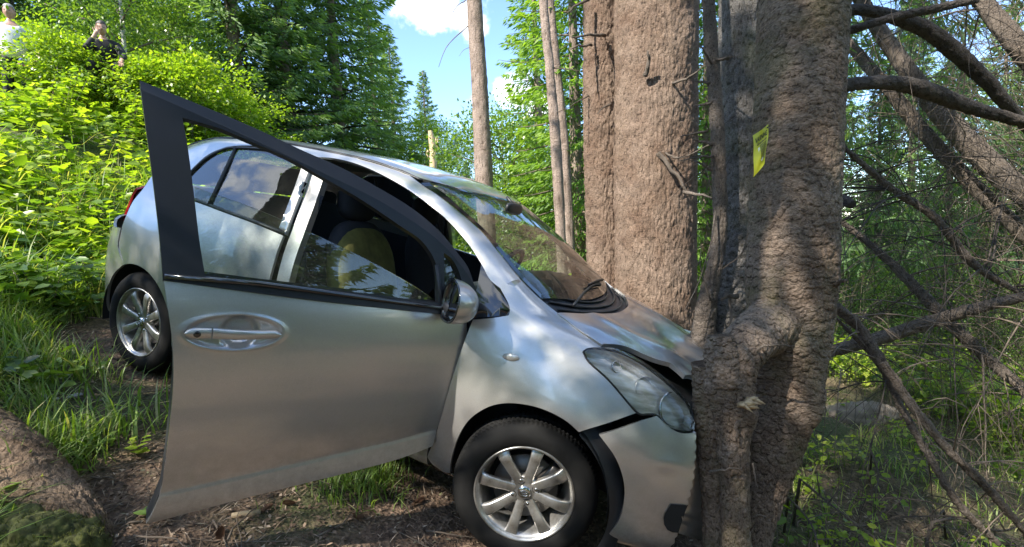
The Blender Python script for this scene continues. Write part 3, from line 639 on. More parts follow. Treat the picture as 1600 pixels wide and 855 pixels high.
# -------------------- wheels
def lathe(prof, n=64):
    """profile (radius, y) turned round the y axis"""
    th = np.arange(n) * 2 * PI / n; V = np.array([(r_ * math.cos(a), y, r_ * math.sin(a)) for r_, y in prof for a in th])
    F = np.array([(i * n + j, i * n + (j + 1) % n, (i + 1) * n + (j + 1) % n, (i + 1) * n + j) for i in range(len(prof) - 1) for j in range(n)]); return V, F
def wheel_meshes():
    # outer face towards -y
    d = {}
    mb = MB(); pr = [(.192, -.055), (.197, -.072), (.205, -.082), (.222, -.090), (.245, -.0935), (.262, -.090), (.275, -.083), (.284, -.076), (.290, -.068)]
    V, F = lathe(pr, 96); mb.add(V, F)
    # tread: blocks with cross grooves
    n = 96; rows = [(.290, -.068), (.297, -.058), (.2985, -.045), (.291, -.043), (.291, -.038), (.2995, -.036), (.3, -.015), (.292, -.013), (.292, -.007), (.3, -.005), (.3, .005), (.292, .007), (.292, .013), (.3, .015), (.2995, .036), (.291, .043), (.2985, .045), (.297, .058), (.288, .072), (.262, .09), (.2, .08)]
    m = n * 3; th = np.arange(m) * 2 * PI / m; V = []
    for r_, y in rows:
        for k, a in enumerate(th):
            g = .007 if (k % 3 == 0 and .294 < r_ and abs(y) > .012) else 0; V.append(((r_ - g) * math.cos(a), y, (r_ - g) * math.sin(a)))
    mb.add(V, [(i * m + j, i * m + (j + 1) % m, (i + 1) * m + (j + 1) % m, (i + 1) * m + j) for i in range(len(rows) - 1) for j in range(m)]); d['tyre'] = mb.mesh('tyre')
    V, F = lathe([(.150, .06), (.165, -.005), (.176, -.045), (.184, -.062), (.190, -.070), (.196, -.074), (.203, -.077), (.2045, -.083), (.200, -.086), (.195, -.084), (.190, -.074)], 96); mb = MB(); mb.add(V, F); d['rim'] = mb.mesh('rim')
    # spoke: a bevelled bar dipping to the hub
    mb = MB(); L = [(.040, -.062, .019, .022), (.075, -.066, .0185, .024), (.11, -.073, .0195, .022), (.150, -.078, .0215, .02), (.172, -.076, .024, .02), (.190, -.066, .027, .016)]; V = []
    for r_, y, w, h in L: V += [(-w, y + h, r_), (-w, y + .003, r_), (-w * .72, y, r_), (w * .72, y, r_), (w, y + .003, r_), (w, y + h, r_)]
    F = [(6 * i + j, 6 * i + 6 + j, 6 * i + 7 + j, 6 * i + 1 + j) for i in range(5) for j in range(5)]; mb.add(V, F); d['spoke'] = mb.mesh('spoke', smooth=False)
    V, F = lathe([(.0, -.060), (.03, -.062), (.056, -.060), (.066, -.055), (.068, -.03)], 40); mb = MB(); mb.add(V, F); d['hub'] = mb.mesh('hub')
    V, F = lathe([(.0, -.073), (.012, -.0728), (.022, -.071), (.0275, -.067), (.0285, -.058)], 32); mb = MB(); mb.add(V, F)
    e = []                                                             # raised emblem: three crossing ovals
    for (ax, az, cx, cz) in ((.0175, .011, 0, 0), (.0065, .0105, 0, 0), (.0125, .0055, 0, .0045)):
        P = [(cx + ax * math.cos(a), -.0735, cz + az * math.sin(a)) for a in np.linspace(0, 2 * PI, 22)]; add_tube(mb, P, .0013, 4, cap=False)
    d['centre_cap'] = mb.mesh('centre_cap')
    V, F = lathe([(.0, -.066), (.006, -.066), (.0075, -.064), (.008, -.05)], 8); mb = MB(); mb.add(V, F); V, F = lathe([(.0175, -.0615), (.0165, -.063), (.012, -.0605), (.011, -.052)], 20); mb2 = MB(); mb2.add(V, F)
    d['nut'] = mb.mesh('lug_nut'); d['nut_seat'] = mb2.mesh('lug_seat')
    V, F = lathe([(.055, -.012), (.135, -.012), (.135, .0), (.055, .0)], 48); mb = MB(); mb.add(V, F); d['disc'] = mb.mesh('brake_disc')
    V, F = lathe([(.0, .05), (.15, .05), (.155, .06)], 32); mb = MB(); mb.add(V, F); d['back'] = mb.mesh('wheel_back')
    mb = MB(); box(mb, (.09, -.01, .06), (.07, .06, .11), rot=roty(.6), bev=.01); d['caliper'] = mb.mesh('brake_caliper')
    return d
WMD = wheel_meshes()
def wheel(c, steer, spin, left=False):
    w = empty('wheel', c, car); w.rotation_mode = 'XYZ'; w.rotation_euler = (0, 0, steer + (PI if left else 0))
    def ch(name, key, m, **kw):
        me = WMD[key]; o = link(name, me, m, w); return o
    ch('tyre', 'tyre', RUBBER); ch('rim', 'rim', ALLOY); ch('hub', 'hub', ALLOY); ch('centre_cap', 'centre_cap', CHROME); ch('brake_disc', 'disc', STEEL); ch('wheel_back', 'back', DARK); ch('brake_caliper', 'caliper', STEEL)
    for k in range(8): o = ch('spoke', 'spoke', ALLOY); o.rotation_euler = (0, spin + k * PI / 4, 0)
    for k in range(4):
        a = spin + k * PI / 2 + .35
        for nm, key, m in (('lug_seat', 'nut_seat', DARK), ('lug_nut', 'nut', CHROME)):
            o = ch(nm, key, m); o.location = (.050 * math.cos(a), 0, .050 * math.sin(a))
    return w
wheel((0, -.745, .272), R(17), R(6)); wheel((-2.46, -.735, .30), 0, R(14))
wheel((0, .745, .30), R(17), R(20), True); wheel((-2.46, .735, .30), 0, R(33), True)

# -------------------- cabin
def lump(mb, c, s, e=3.0, rot=None, n=16, m=24):
    """rounded cushion"""
    V = []; sgn = lambda v, p: np.sign(v) * abs(v)**p
    for i in range(n + 1):
        a = -PI / 2 + PI * i / n
        for j in range(m): b = 2 * PI * j / m; V.append((sgn(math.cos(a), 2 / e) * sgn(math.cos(b), 2 / e), sgn(math.cos(a), 2 / e) * sgn(math.sin(b), 2 / e), sgn(math.sin(a), 2 / e)))
    V = np.array(V) * np.asarray(s) / 2
    if rot is not None: V = V @ np.asarray(rot).T
    mb.add(V + c, [(i * m + j, i * m + (j + 1) % m, (i + 1) * m + (j + 1) % m, (i + 1) * m + j) for i in range(n) for j in range(m)])
for y, cover in ((-.36, True), (.36, False)):
    st = empty('front_seat', (0, 0, 0), car)
    mb = MB(); lump(mb, (-1.0, y, .50), (.52, .50, .20), rot=roty(-.12)); mb.obj('seat_cushion', FABRIC, st)
    mb = MB(); lump(mb, (-1.29, y, .82), (.16, .48, .66), rot=roty(-.30)); mb.obj('seat_back', FABRIC, st)
    mb = MB(); lump(mb, (-1.405, y, 1.23), (.11, .27, .20), rot=roty(-.2)); mb.obj('headrest', FABRIC, st)
    mb = MB()
    for q in (-.06, .06): mb = MB(); add_tube(mb, [(-1.37, y + q, 1.08), (-1.40, y + q, 1.18)], .007, 6); mb.obj('headrest_post', STEEL, st)
    if cover: mb = MB(); lump(mb, (-1.275, y, .81), (.20, .495, .62), 2.8, rot=roty(-.30)); lump(mb, (-.99, y, .52), (.53, .52, .205), rot=roty(-.12)); mb.obj('seat_cover', COVER, st)
rs = empty('rear_seat', (0, 0, 0), car)
mb = MB(); lump(mb, (-1.95, 0, .58), (.50, 1.20, .20), 5); mb.obj('seat_cushion', FABRIC, rs); mb = MB(); lump(mb, (-2.27, 0, .85), (.16, 1.25, .60), 5, rot=roty(-.3)); mb.obj('seat_back', FABRIC, rs)
for y in (-.38, .38): mb = MB(); lump(mb, (-2.35, y, 1.16), (.08, .24, .13)); mb.obj('headrest', FABRIC, rs)
mb = MB(); sc_ = [(-.10, .93), (-.25, .99), (-.45, 1.0), (-.62, .96), (-.68, .86), (-.62, .70), (-.50, .62)]; V = [(x, y, z + .03 * math.exp(-((y - .36) / .2)**2) * (x < -.3)) for y in np.linspace(-.70, .70, 29) for x, z in sc_]
mb.add(V, [(i * 7 + j, i * 7 + j + 1, i * 7 + j + 8, i * 7 + j + 7) for i in range(28) for j in range(6)]); mb.obj('dashboard', BLACKP, car)
sw = empty('steering_wheel', (-.74, .36, .95), car); sw.rotation_euler = (0, R(-62), 0)
mb = MB(); add_tube(mb, [(.185 * math.cos(a), .185 * math.sin(a), 0) for a in np.linspace(0, 2 * PI, 40)], .015, 8, cap=False); mb.obj('wheel_ring', BLACKP, sw)
mb = MB(); lump(mb, (0, 0, -.01), (.16, .18, .06)); box(mb, (0, .12, -.01), (.04, .14, .02)); box(mb, (0, -.12, -.01), (.04, .14, .02)); box(mb, (-.12, 0, -.01), (.14, .04, .02)); mb.obj('wheel_centre', BLACKP, sw)
mb = MB(); lump(mb, (-.60, 0, 1.375), (.035, .22, .065), 3); add_tube(mb, [(-.60, 0, 1.39), (-.66, 0, 1.435)], .008, 6); mb.obj('rear_view_mirror', BLACKP, car)
mb = MB(); lump(mb, (-.72, -.02, .56), (.5, .2, .28), 5); mb.obj('centre_console', BLACKP, car)
for y in (-.74, .74): mb = MB(); add_tube(mb, [(-1.40, y * .86, 1.25), (-1.42, y * .98, .9), (-1.40, y * 1.02, .45)], .012, 4); mb.obj('seat_belt', FABRIC, car)

# -------------------- the open front door
HINGE = np.array([-.40, -.80, 0.0]); PHI = 1.036
LOW = [(-1.434, .991), (-1.363, .983), (-1.033, .95), (-.70, .926), (-.481, .911), (-.390, .898), (-.384, .782), (-.404, .618), (-.429, .447), (-.451, .335), (-.60, .303), (-.765, .284), (-1.017, .262), (-1.229, .240), (-1.415, .213), (-1.400, .26), (-1.387, .318), (-1.384, .42), (-1.384, .55), (-1.386, .685), (-1.397, .80), (-1.417, .91)]
def zcrease(x): return np.interp(x, [-1.40, -1.22, -.92, -.62, -.45], [.308, .322, .347, .374, .398])
def door_surf(p):
    q, n = hullcast(p, (0, 1, 0)); x, z = q[0], q[2]
    def yy(x, z, y0):
        c = float(zcrease(x)); o = 0.0
        t = np.clip((.80 - z) / (.80 - c), 0, 1); o += -.026 * t**1.6                       # tucks in towards the crease
        b = np.clip((c - z) / .10, 0, 1); o += .026 * b + .003 * np.clip((c + .006 - z) / .012, 0, 1)                        # sill lip turning out
        ex, ez = (x + 1.238) / .134, (z - .838) / .053; r_ = math.hypot(ex, ez)
        o += .0035 * math.exp(-((r_ - 1.03) / .10)**2) - .007 * (1 / (1 + math.exp((r_ - .93) * 20)))
        cx, cz = (x + 1.225) / .054, (z - .838) / .050; rc = math.hypot(cx, cz); o -= .026 * (1 / (1 + math.exp((rc - .9) * 14)))
        return o
    h = .0015; o0 = yy(x, z, 0); gx = (yy(x + h, z, 0) - yy(x - h, z, 0)) / (2 * h); gz = (yy(x, z + h, 0) - yy(x, z - h, 0)) / (2 * h)
    nn = n.copy(); k = abs(n[1]); nn[0] -= gx * k; nn[2] -= gz * k; nn /= np.linalg.norm(nn)
    return np.array([q[0], q[1] - o0, q[2]]), nn
def unit_sheet_fine(name, outline, m, parent):
    # coarse everywhere, fine round the handle
    d = np.array([0, 1.0, 0]); L = []
    xl = np.linspace(-1.42, -.44, 120)
    for dz in (.006, 0, -.006, -.014): L.append(np.array([(x, -.8, zcrease(x) + dz) for x in xl]))
    for k in (.80, .86, .91, .95, .99, 1.03, 1.08, 1.14, 1.22): L.append(np.array([(-1.238 + .134 * k * math.cos(a), -.8, .838 + .053 * k * math.sin(a)) for a in np.linspace(0, 2 * PI, 110)]))
    for k in (.55, .68, .78, .86, .94, 1.02): L.append(np.array([(-1.225 + .054 * k * math.cos(a), -.8, .838 + .050 * k * math.sin(a)) for a in np.linspace(.05, 2 * PI - .05, 60) if (k * .054 * math.cos(a) + .013)**2 / .018 + (k * .050 * math.sin(a))**2 / .0028 < .55]))
    return panel(name, outline, d, m, parent, grid=.016, surf=door_surf, rim=.012, loc=HINGE, lines=L)
door = unit_sheet_fine('open_front_door', [(x, -.8, z) for x, z in LOW], PAINT, car)
door.rotation_euler = (0, 0, PHI); door['label'] = 'open front door swung out'
def dpart(name, mb_or_obj, m=None):
    o = mb_or_obj.obj(name, m) if isinstance(mb_or_obj, MB) else mb_or_obj
    if isinstance(mb_or_obj, MB): o.data.transform(Matrix.Translation(-Vector(HINGE)))
    o.parent = door; return o
# inner skin and edges of the door
KT = .33
def fplane(x, z, off=0.0): return np.array([x, -.797 + KT * (z - .97) - off, z])
XI, NI, FI, BI = sheet([(x, -.8, z) for x, z in LOW], (0, 1, 0), grid=.06, surf=lambda p: (np.array([p[0], -.735 + (.06 * (p[2] - .9) if p[2] > .9 else 0), p[2]]), np.array([0, -1.0, 0])))
mb = MB(); mb.add(XI, FI[:, ::-1]); rimz = []
for a, b in BI:
    A, Bb = XI[a], XI[b]; oa, ob = door_surf(A)[0] + [0, .012, 0], door_surf(Bb)[0] + [0, .012, 0]; mb.add([A, Bb, ob, oa], [[0, 1, 2, 3]])
dpart('door_inner_panel', mb, BLACKP)
OUTER = [(-1.434, .985), (-1.448, 1.085), (-1.475, 1.243), (-1.505, 1.401), (-1.53, 1.533), (-1.4, 1.509), (-1.221, 1.473), (-1.08, 1.437), (-.924, 1.401), (-.775, 1.352), (-.639, 1.299), (-.522, 1.23), (-.428, 1.148), (-.37, 1.083), (-.358, .90), (-.48, .910), (-.70, .924), (-1.033, .948)]
INNER = [(-1.333, 1.008), (-1.352, 1.095), (-1.378, 1.242), (-1.402, 1.37), (-1.421, 1.453), (-1.328, 1.446), (-1.218, 1.422), (-1.119, 1.398), (-1.012, 1.359), (-.872, 1.306), (-.719, 1.235), (-.608, 1.178), (-.549, 1.10), (-.533, .955), (-.76, .972), (-.993, .986), (-1.193, .998)]
INNER2 = [(-.512, 1.10), (-.514, 1.150), (-.474, 1.126), (-.426, 1.041), (-.419, .965), (-.507, .955)]
_q = spline([(-1.56, 1.515), (-1.525, 1.507), (-1.398, 1.477), (-1.219, 1.432), (-1.013, 1.375), (-.773, 1.303), (-.551, 1.202), (-.428, 1.105), (-.36, 1.03)], 80); GRX, GRZ = _q[:, 0], _q[:, 1]
def fsurf(p):
    x, z = p[0], p[2]; g = float(np.interp(x, GRX, GRZ)); up = z - g
    o = .012 / (1 + math.exp(-(abs(up) - .012) * 900)) if False else 0.0
    o = .010 * (up < 0) ; n = np.array([0, -1, KT]); 
    if up > 0: o = -.004 - up * .45; n = np.array([-.05, -1, KT + .55])
    q = fplane(x, z); q[1] -= o; return q, n / np.linalg.norm(n)
def fpanel(name, outl, m, holes=(), off=0, rim=.03, grid=.02, surf=fsurf, lines=()):
    o = panel(name, [fplane(x, z) for x, z in outl], (0, 1, 0), m, None, holes=[[fplane(x, z) for x, z in h] for h in holes], grid=grid, surf=surf, rim=rim, off=off, lines=lines); o.data.transform(Matrix.Translation(-Vector(HINGE))); return dpart(name, o)
_gx = np.linspace(-1.55, -.36, 90); _gzv = np.interp(_gx, GRX, GRZ)
fpanel('window_frame', OUTER, SATIN, [INNER, INNER2], lines=[np.array([fplane(x, z + e) for x, z in zip(_gx, _gzv)]) for e in (-.0025, .0025)])
flat = lambda off: (lambda p: (fplane(p[0], p[2], -off), np.array([0, -1, KT]) / math.hypot(1, KT)))
GL = [(-1.374, 1.255), (-1.206, 1.217), (-1.108, 1.188), (-.957, 1.138), (-.764, 1.066), (-.603, .994), (-.545, .962), (-.76, .955), (-.993, .97), (-1.193, .99), (-1.345, 1.0), (-1.36, 1.10)]
fpanel('window_glass', GL, GLASS, off=0, rim=.004, grid=.05, surf=flat(.016))
fpanel('fixed_corner_glass', INNER2, GLASS, off=0, rim=0, grid=.05, surf=flat(.012))
# far skin of the frame
Xf, Nf, Ff, Bf = sheet([fplane(x, z) for x, z in OUTER], (0, 1, 0), holes=[[fplane(x, z) for x, z in h] for h in (INNER, INNER2)], grid=.05, surf=flat(.032))
mb = MB(); mb.add(Xf, Ff[:, ::-1]); dpart('frame_inside', mb, BLACKP)
mb = MB(); add_tube(mb, [fplane(x, z, .016) for x, z in [(-1.432, .998), (-1.193, .992), (-.993, .976), (-.76, .957), (-.53, .938), (-.40, .925)]], .0085, 6); dpart('belt_moulding', mb, GLOSSB)
mb = MB(); add_tube(mb, [fplane(x, z, .006) for x, z in [(-.545, 1.10), (-.528, 1.0), (-.520, .95)]], .008, 6); dpart('window_bar', mb, BLACKP)
# handle
def hp(x, z, o): q, n = hullcast((x, -.8, z), (0, 1, 0)); return np.array([x, q[1] - o, z])
mb = MB(); xs_ = np.linspace(-1.302, -1.112, 22); P = []; 
for i, x in enumerate(xs_):
    t = i / 21; o = .020 + .010 * math.sin(PI * min(1, t * 1.15)); P.append((hp(x, .842 - .004 * t, o), .0175 * (1 - .25 * t) * (1 if t < .93 else (1 - t) / .07 * .8 + .2), .010))
V = []
for c, hz, hy in P:
    for a in np.arange(14) * 2 * PI / 14: sg = lambda v, p: np.sign(v) * abs(v)**p; V.append(c + [0, hy * sg(math.sin(a), .8), hz * sg(math.cos(a), .8)])
mb.add(V, [(i * 14 + j, i * 14 + (j + 1) % 14, (i + 1) * 14 + (j + 1) % 14, (i + 1) * 14 + j) for i in range(21) for j in range(14)]); mb.add(V[:14], [[0, 1, 2, 3], [0, 3, 4, 5], [0, 5, 6, 7], [0, 7, 8, 9], [0, 9, 10, 11], [0, 11, 12, 13]])
dpart('door_handle', mb, PAINT)
mb = MB(); xs_ = np.linspace(-1.372, -1.307, 12); V = []
for i, x in enumerate(xs_):
    t = i / 11; hz = .0175 * math.sqrt(max(.02, 1 - (1 - min(1, t * 2.2))**2)); c = hp(x, .842, .020)
    for a in np.arange(14) * 2 * PI / 14: V.append(c + [0, .010 * math.sin(a), hz * math.cos(a)])
mb.add(V, [(i * 14 + j, i * 14 + (j + 1) % 14, (i + 1) * 14 + (j + 1) % 14, (i + 1) * 14 + j) for i in range(11) for j in range(14)]); mb.add(V[-14:], [[0, 1, 2, 3], [0, 3, 4, 5], [0, 5, 6, 7], [0, 7, 8, 9], [0, 9, 10, 11], [0, 11, 12, 13]])
dpart('lock_housing', mb, PAINT)
mb = MB(); c = hp(-1.342, .842, .0315); V, F = lathe([(.0, -.002), (.007, -.002), (.0095, -.001), (.0098, .006)], 20); mb.add(V + c, F); dpart('key_lock', mb, GLOSSB)
# mirror: shell with glass facing back
def mirror_shell():
    V = []; n, m = 14, 28
    for i in range(n + 1):
        t = i / n; k = math.sqrt(max(0, 1 - t**2.6)) if i < n else 0.0; k = max(k, .0)
        for j in range(m):
            a = 2 * PI * j / m; cx, cz = math.cos(a), math.sin(a); y = np.sign(cx) * abs(cx)**.75 * .083 * k; z = np.sign(cz) * abs(cz)**.8 * .066 * k * (1 - .18 * cx)
            V.append((t * .11, -y * 1.18, z * 1.28))
    return np.array(V), np.array([(i * m + j, i * m + (j + 1) % m, (i + 1) * m + (j + 1) % m, (i + 1) * m + j) for i in range(n) for j in range(m)]), m
MC = np.array([-.535, -.900, .985]); MR = rotz(R(-12)) @ roty(R(4))
V, F, m_ = mirror_shell(); mb = MB(); mb.add(V @ MR.T + MC, F[:, ::-1]); ms = dpart('mirror', mb, PAINT)
ring = V[:m_]; inn = ring * .86 + [0.004, 0, 0]; bk = ring * .84 + [.012, 0, 0]
mb = MB(); out_ = ring + [-.004, 0, 0]; VV = np.vstack([ring * 1.01, out_, inn - [.006, 0, 0], bk]); mb.add(VV @ MR.T + MC, [(r_ * m_ + j, r_ * m_ + (j + 1) % m_, (r_ + 1) * m_ + (j + 1) % m_, (r_ + 1) * m_ + j) for r_ in range(3) for j in range(m_)]); dpart('mirror_rim', mb, GLOSSB)
mb = MB(); VV = np.vstack([bk, bk.mean(0)[None]]); mb.add(VV @ MR.T + MC, [(j, (j + 1) % m_, m_) for j in range(m_)]); dpart('mirror_glass', mb, MIRRORM)
mb = MB(); lump(mb, (-.48, -.83, .945), (.08, .12, .05), 3); dpart('mirror_arm', mb, BLACKP)
# ================================================================== GROUND
_A = [tuple(car2world(p)) for p in [(0, -.74, -.03), (-2.46, -.74, 0), (0, .74, 0), (-2.46, .74, 0), (-1.2, 0, 0.0), (-3.6, 0, .05)]] + [
 (-.33, .07, .05), (1.03, 2.2, -.18), (1.6, 2.4, -.30), (2.9, 2.76, -.5), (3.3, 4.7, -.5), (7, 7.8, -1.1), (10, 12, -1.5), (1.3, 4.5, -.1), (-1.0, 1.6, .33), (-.3, 1.2, .12),
 (-1.6, 1.55, .45), (-2.3, 2.4, .66), (-3.3, 3.1, .95), (-4.4, 4.4, 1.22), (-5.5, 6.0, 2.15), (-6.7, 7.2, 3.1), (-7.6, 7.9, 3.45), (-6.8, 8.6, 3.35), (-5.5, 8.0, 2.7), (-9, 10, 3.7), (-13, 13, 4.2),
 (-3.0, 1.0, .95), (-4.5, 1.5, 1.6), (-6, 2.5, 2.3), (-6.2, 4.5, 2.3), (-9, 4, 3.2), (-3.6, 6, 1.2), (-2, 8, .8), (-4, 10, 1.6), (-6, 13, 2.4), (-5, 20, 2.4), (-2, 20, 1.2), (0, 9, .1), (2.5, 8, -.4), (1, 20, -.5), (5, 20, -1.5), (15, 20, -2),
 (30, 10, -3), (-20, 0, 6), (-20, 20, 5.5), (0, 45, 0), (-20, 45, 5), (30, 45, -2), (70, 0, -4), (-70, 0, 10), (0, -4, .1), (-4, -4, 1.4), (5, -4, -1.0), (0, -12, .3), (-12, -10, 3), (12, -10, -2.4), (0, -60, 0), (0, 120, 3), (-70, 80, 10), (80, 80, -2), (80, -60, -3), (-80, -60, 8)]
_A = np.array(_A); _c2 = .6
_K = np.sqrt(((_A[:, None, :2] - _A[None, :, :2])**2).sum(-1) + _c2); _Pm = np.column_stack([np.ones(len(_A)), _A[:, 0], _A[:, 1]])
_M = np.block([[_K + np.eye(len(_A)) * -.003, _Pm], [_Pm.T, np.zeros((3, 3))]]); _wt = np.linalg.solve(_M, np.concatenate([_A[:, 2], [0, 0, 0]]))
def gz(x, y, detail=True):
    x = np.asarray(x, float); y = np.asarray(y, float); sh = x.shape; X, Y = x.ravel(), y.ravel(); z = np.zeros(len(X))
    for i in range(0, len(X), 20000):
        a, b = X[i:i + 20000], Y[i:i + 20000]; k = np.sqrt((a[:, None] - _A[:, 0])**2 + (b[:, None] - _A[:, 1])**2 + _c2); z[i:i + 20000] = k @ _wt[:-3] + _wt[-3] + a * _wt[-2] + b * _wt[-1]
    if detail:
        c = world2car(np.stack([X, Y, z], 1)); near = np.clip((np.maximum(abs(c[:, 0] + 1.2) - 1.9, abs(c[:, 1]) - .9)) / .8, .12, 1)
        r = np.hypot(X, Y); z = z + (fbm(X * .9, Y * .9, 0, 3) - .5) * .34 * near * np.clip(r / 4, .25, 1.6) + (fbm(X * 5, Y * 5, 0, 5, 3) - .5) * .06 * np.clip(near, .5, 1)
    return z.reshape(sh)
def gzs(x, y): return float(gz(np.array([x]), np.array([y]))[0])

_th = np.concatenate([np.linspace(R(20), R(160), 420, endpoint=False), np.linspace(R(160), R(380), 150, endpoint=False)]); _r = np.concatenate([[.02], np.geomspace(.5, 900, 330)])
_X = np.cos(_th)[None] * _r[:, None]; _Y = np.sin(_th)[None] * _r[:, None]; _Z = gz(_X, _Y)
_n = len(_th); _i = np.arange(len(_r) - 1)[:, None] * _n; _j = np.arange(_n)[None]; _k = (_j + 1) % _n
GF = np.stack([_i + _j, _i + _n + _j, _i + _n + _k, _i + _k], -1).reshape(-1, 4)
def ground_mat():
    m, t, o = nodes('forest_floor'); p = prin(t, Roughness=.95)
    tc = t.nodes.new('ShaderNodeTexCoord'); ob = tc.outputs['Object']
    n1 = noise_n(t, 1.1, 6, .6); n2 = noise_n(t, 22, 6, .7); n3 = noise_n(t, 90, 4, .7)
    v = t.nodes.new('ShaderNodeTexVoronoi'); v.inputs['Scale'].default_value = 60; t.links.new(ob, v.inputs['Vector'])
    brown = ramp(t, n2, [(.25, (.045, .028, .017)), (.5, (.14, .088, .056)), (.75, (.27, .19, .13))])
    bw = t.nodes.new('ShaderNodeRGBToBW'); t.links.new(v.outputs['Color'], bw.inputs[0]); chips = mixc(t, .6, brown, ramp(t, bw.outputs[0], [(.2, (.2, .2, .2)), (.8, (.8, .8, .8))]), 'OVERLAY')
    green = ramp(t, n3, [(.3, (.02, .045, .008)), (.7, (.07, .12, .02))])
    f = ramp(t, n1, [(.46, (0, 0, 0)), (.60, (1, 1, 1))]); g = attr(t, 'var')
    c = mixc(t, mth(t, 'MAXIMUM', mth(t, 'MULTIPLY', f, .6), g), chips, green); t.links.new(c, p.inputs['Base Color'])
    h = mth(t, 'ADD', n2, mth(t, 'MULTIPLY', v.outputs['Distance'], .5)); t.links.new(bump(t, h, .9, .025), p.inputs['Normal']); t.links.new(p.outputs[0], o.inputs[0]); return m
def bare(x, y):
    """1 where the brown litter shows (worn strip by the car, under the near trees), 0 where plants grow"""
    x = np.asarray(x, float); y = np.asarray(y, float); d = lambda cx, cy, r: np.exp(-(((x - cx)**2 + (y - cy)**2) / r**2)**1.5)
    c = world2car(np.stack([x, y, gz(x, y, False)], -1)); under = ((abs(c[..., 0] + 1.2) < 2.1) & (abs(c[..., 1]) < .95)).astype(float)
    b = np.clip(d(-.6, 1.4, 1.05) + d(-1.25, 1.9, .62) + d(.4, 1.3, 1.0) + d(1.3, 1.6, .7) + .5 * d(-2.0, 2.55, .5) + .55 * d(-3.6, 3.7, .9) + .9 * d(3.4, 4.7, .9) + .8 * d(2.2, 2.8, .6) + .8 * d(5.2, 5.6, 1.0) + .7 * d(3.2, 3.2, .45) + d(-.3, .1, 1.1) + d(2.0, -1.3, 2.3) + d(0, -2, 2) + d(3.2, .8, 1.2), 0, 1); return np.maximum(b, under)
_g = 1 - bare(_X, _Y)
GROUND = tag(link('ground', make_mesh('ground', np.stack([_X, _Y, _Z], -1).reshape(-1, 3), GF, {'var': np.clip(_g.ravel() * .8, 0, 1)}), ground_mat()), kind='structure')

# ================================================================== PLANT MATERIALS
def leaf_mat(name, stops, trans=.45, rough=.45, tcol=2.0, spec=.4):
    m, t, o = nodes(name); p = prin(t, Roughness=rough, Specular_IOR_Level=spec); c = ramp(t, attr(t, 'var'), stops)
    n = noise_n(t, 30, 2); c = mixc(t, .25, c, ramp(t, n, [(.3, (.35, .35, .35)), (.7, (.75, .75, .75))]), 'OVERLAY'); t.links.new(c, p.inputs['Base Color'])
    tr = N(t, 'BsdfTranslucent'); t.links.new(mixc(t, 1.0, c, (tcol, tcol * 1.05, .55), 'MULTIPLY'), tr.inputs[0]); mx = N(t, 'MixShader'); mx.inputs[0].default_value = trans
    t.links.new(p.outputs[0], mx.inputs[1]); t.links.new(tr.outputs[0], mx.inputs[2]); t.links.new(mx.outputs[0], o.inputs[0]); return m
LEAFG = leaf_mat('broad_leaf', [(0, (.04, .09, .02)), (.45, (.10, .175, .035)), (.8, (.18, .27, .045)), (1, (.28, .34, .08))], .38, .35, spec=.55)
LEAFY = leaf_mat('yellow_green_leaf', [(0, (.06, .12, .02)), (.4, (.16, .25, .028)), (.75, (.26, .34, .035)), (1, (.36, .40, .08))], .45, .38, spec=.5)
GRASSM = leaf_mat('grass_blade', [(0, (.08, .14, .03)), (.6, (.19, .29, .06)), (.86, (.28, .36, .10)), (1, (.42, .37, .22))], .35)
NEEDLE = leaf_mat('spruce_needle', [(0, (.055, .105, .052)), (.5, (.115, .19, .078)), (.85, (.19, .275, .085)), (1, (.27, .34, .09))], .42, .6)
NEEDLE2 = leaf_mat('fresh_spruce_needle', [(0, (.06, .12, .025)), (.5, (.13, .23, .04)), (1, (.26, .36, .06))], .42, .6)
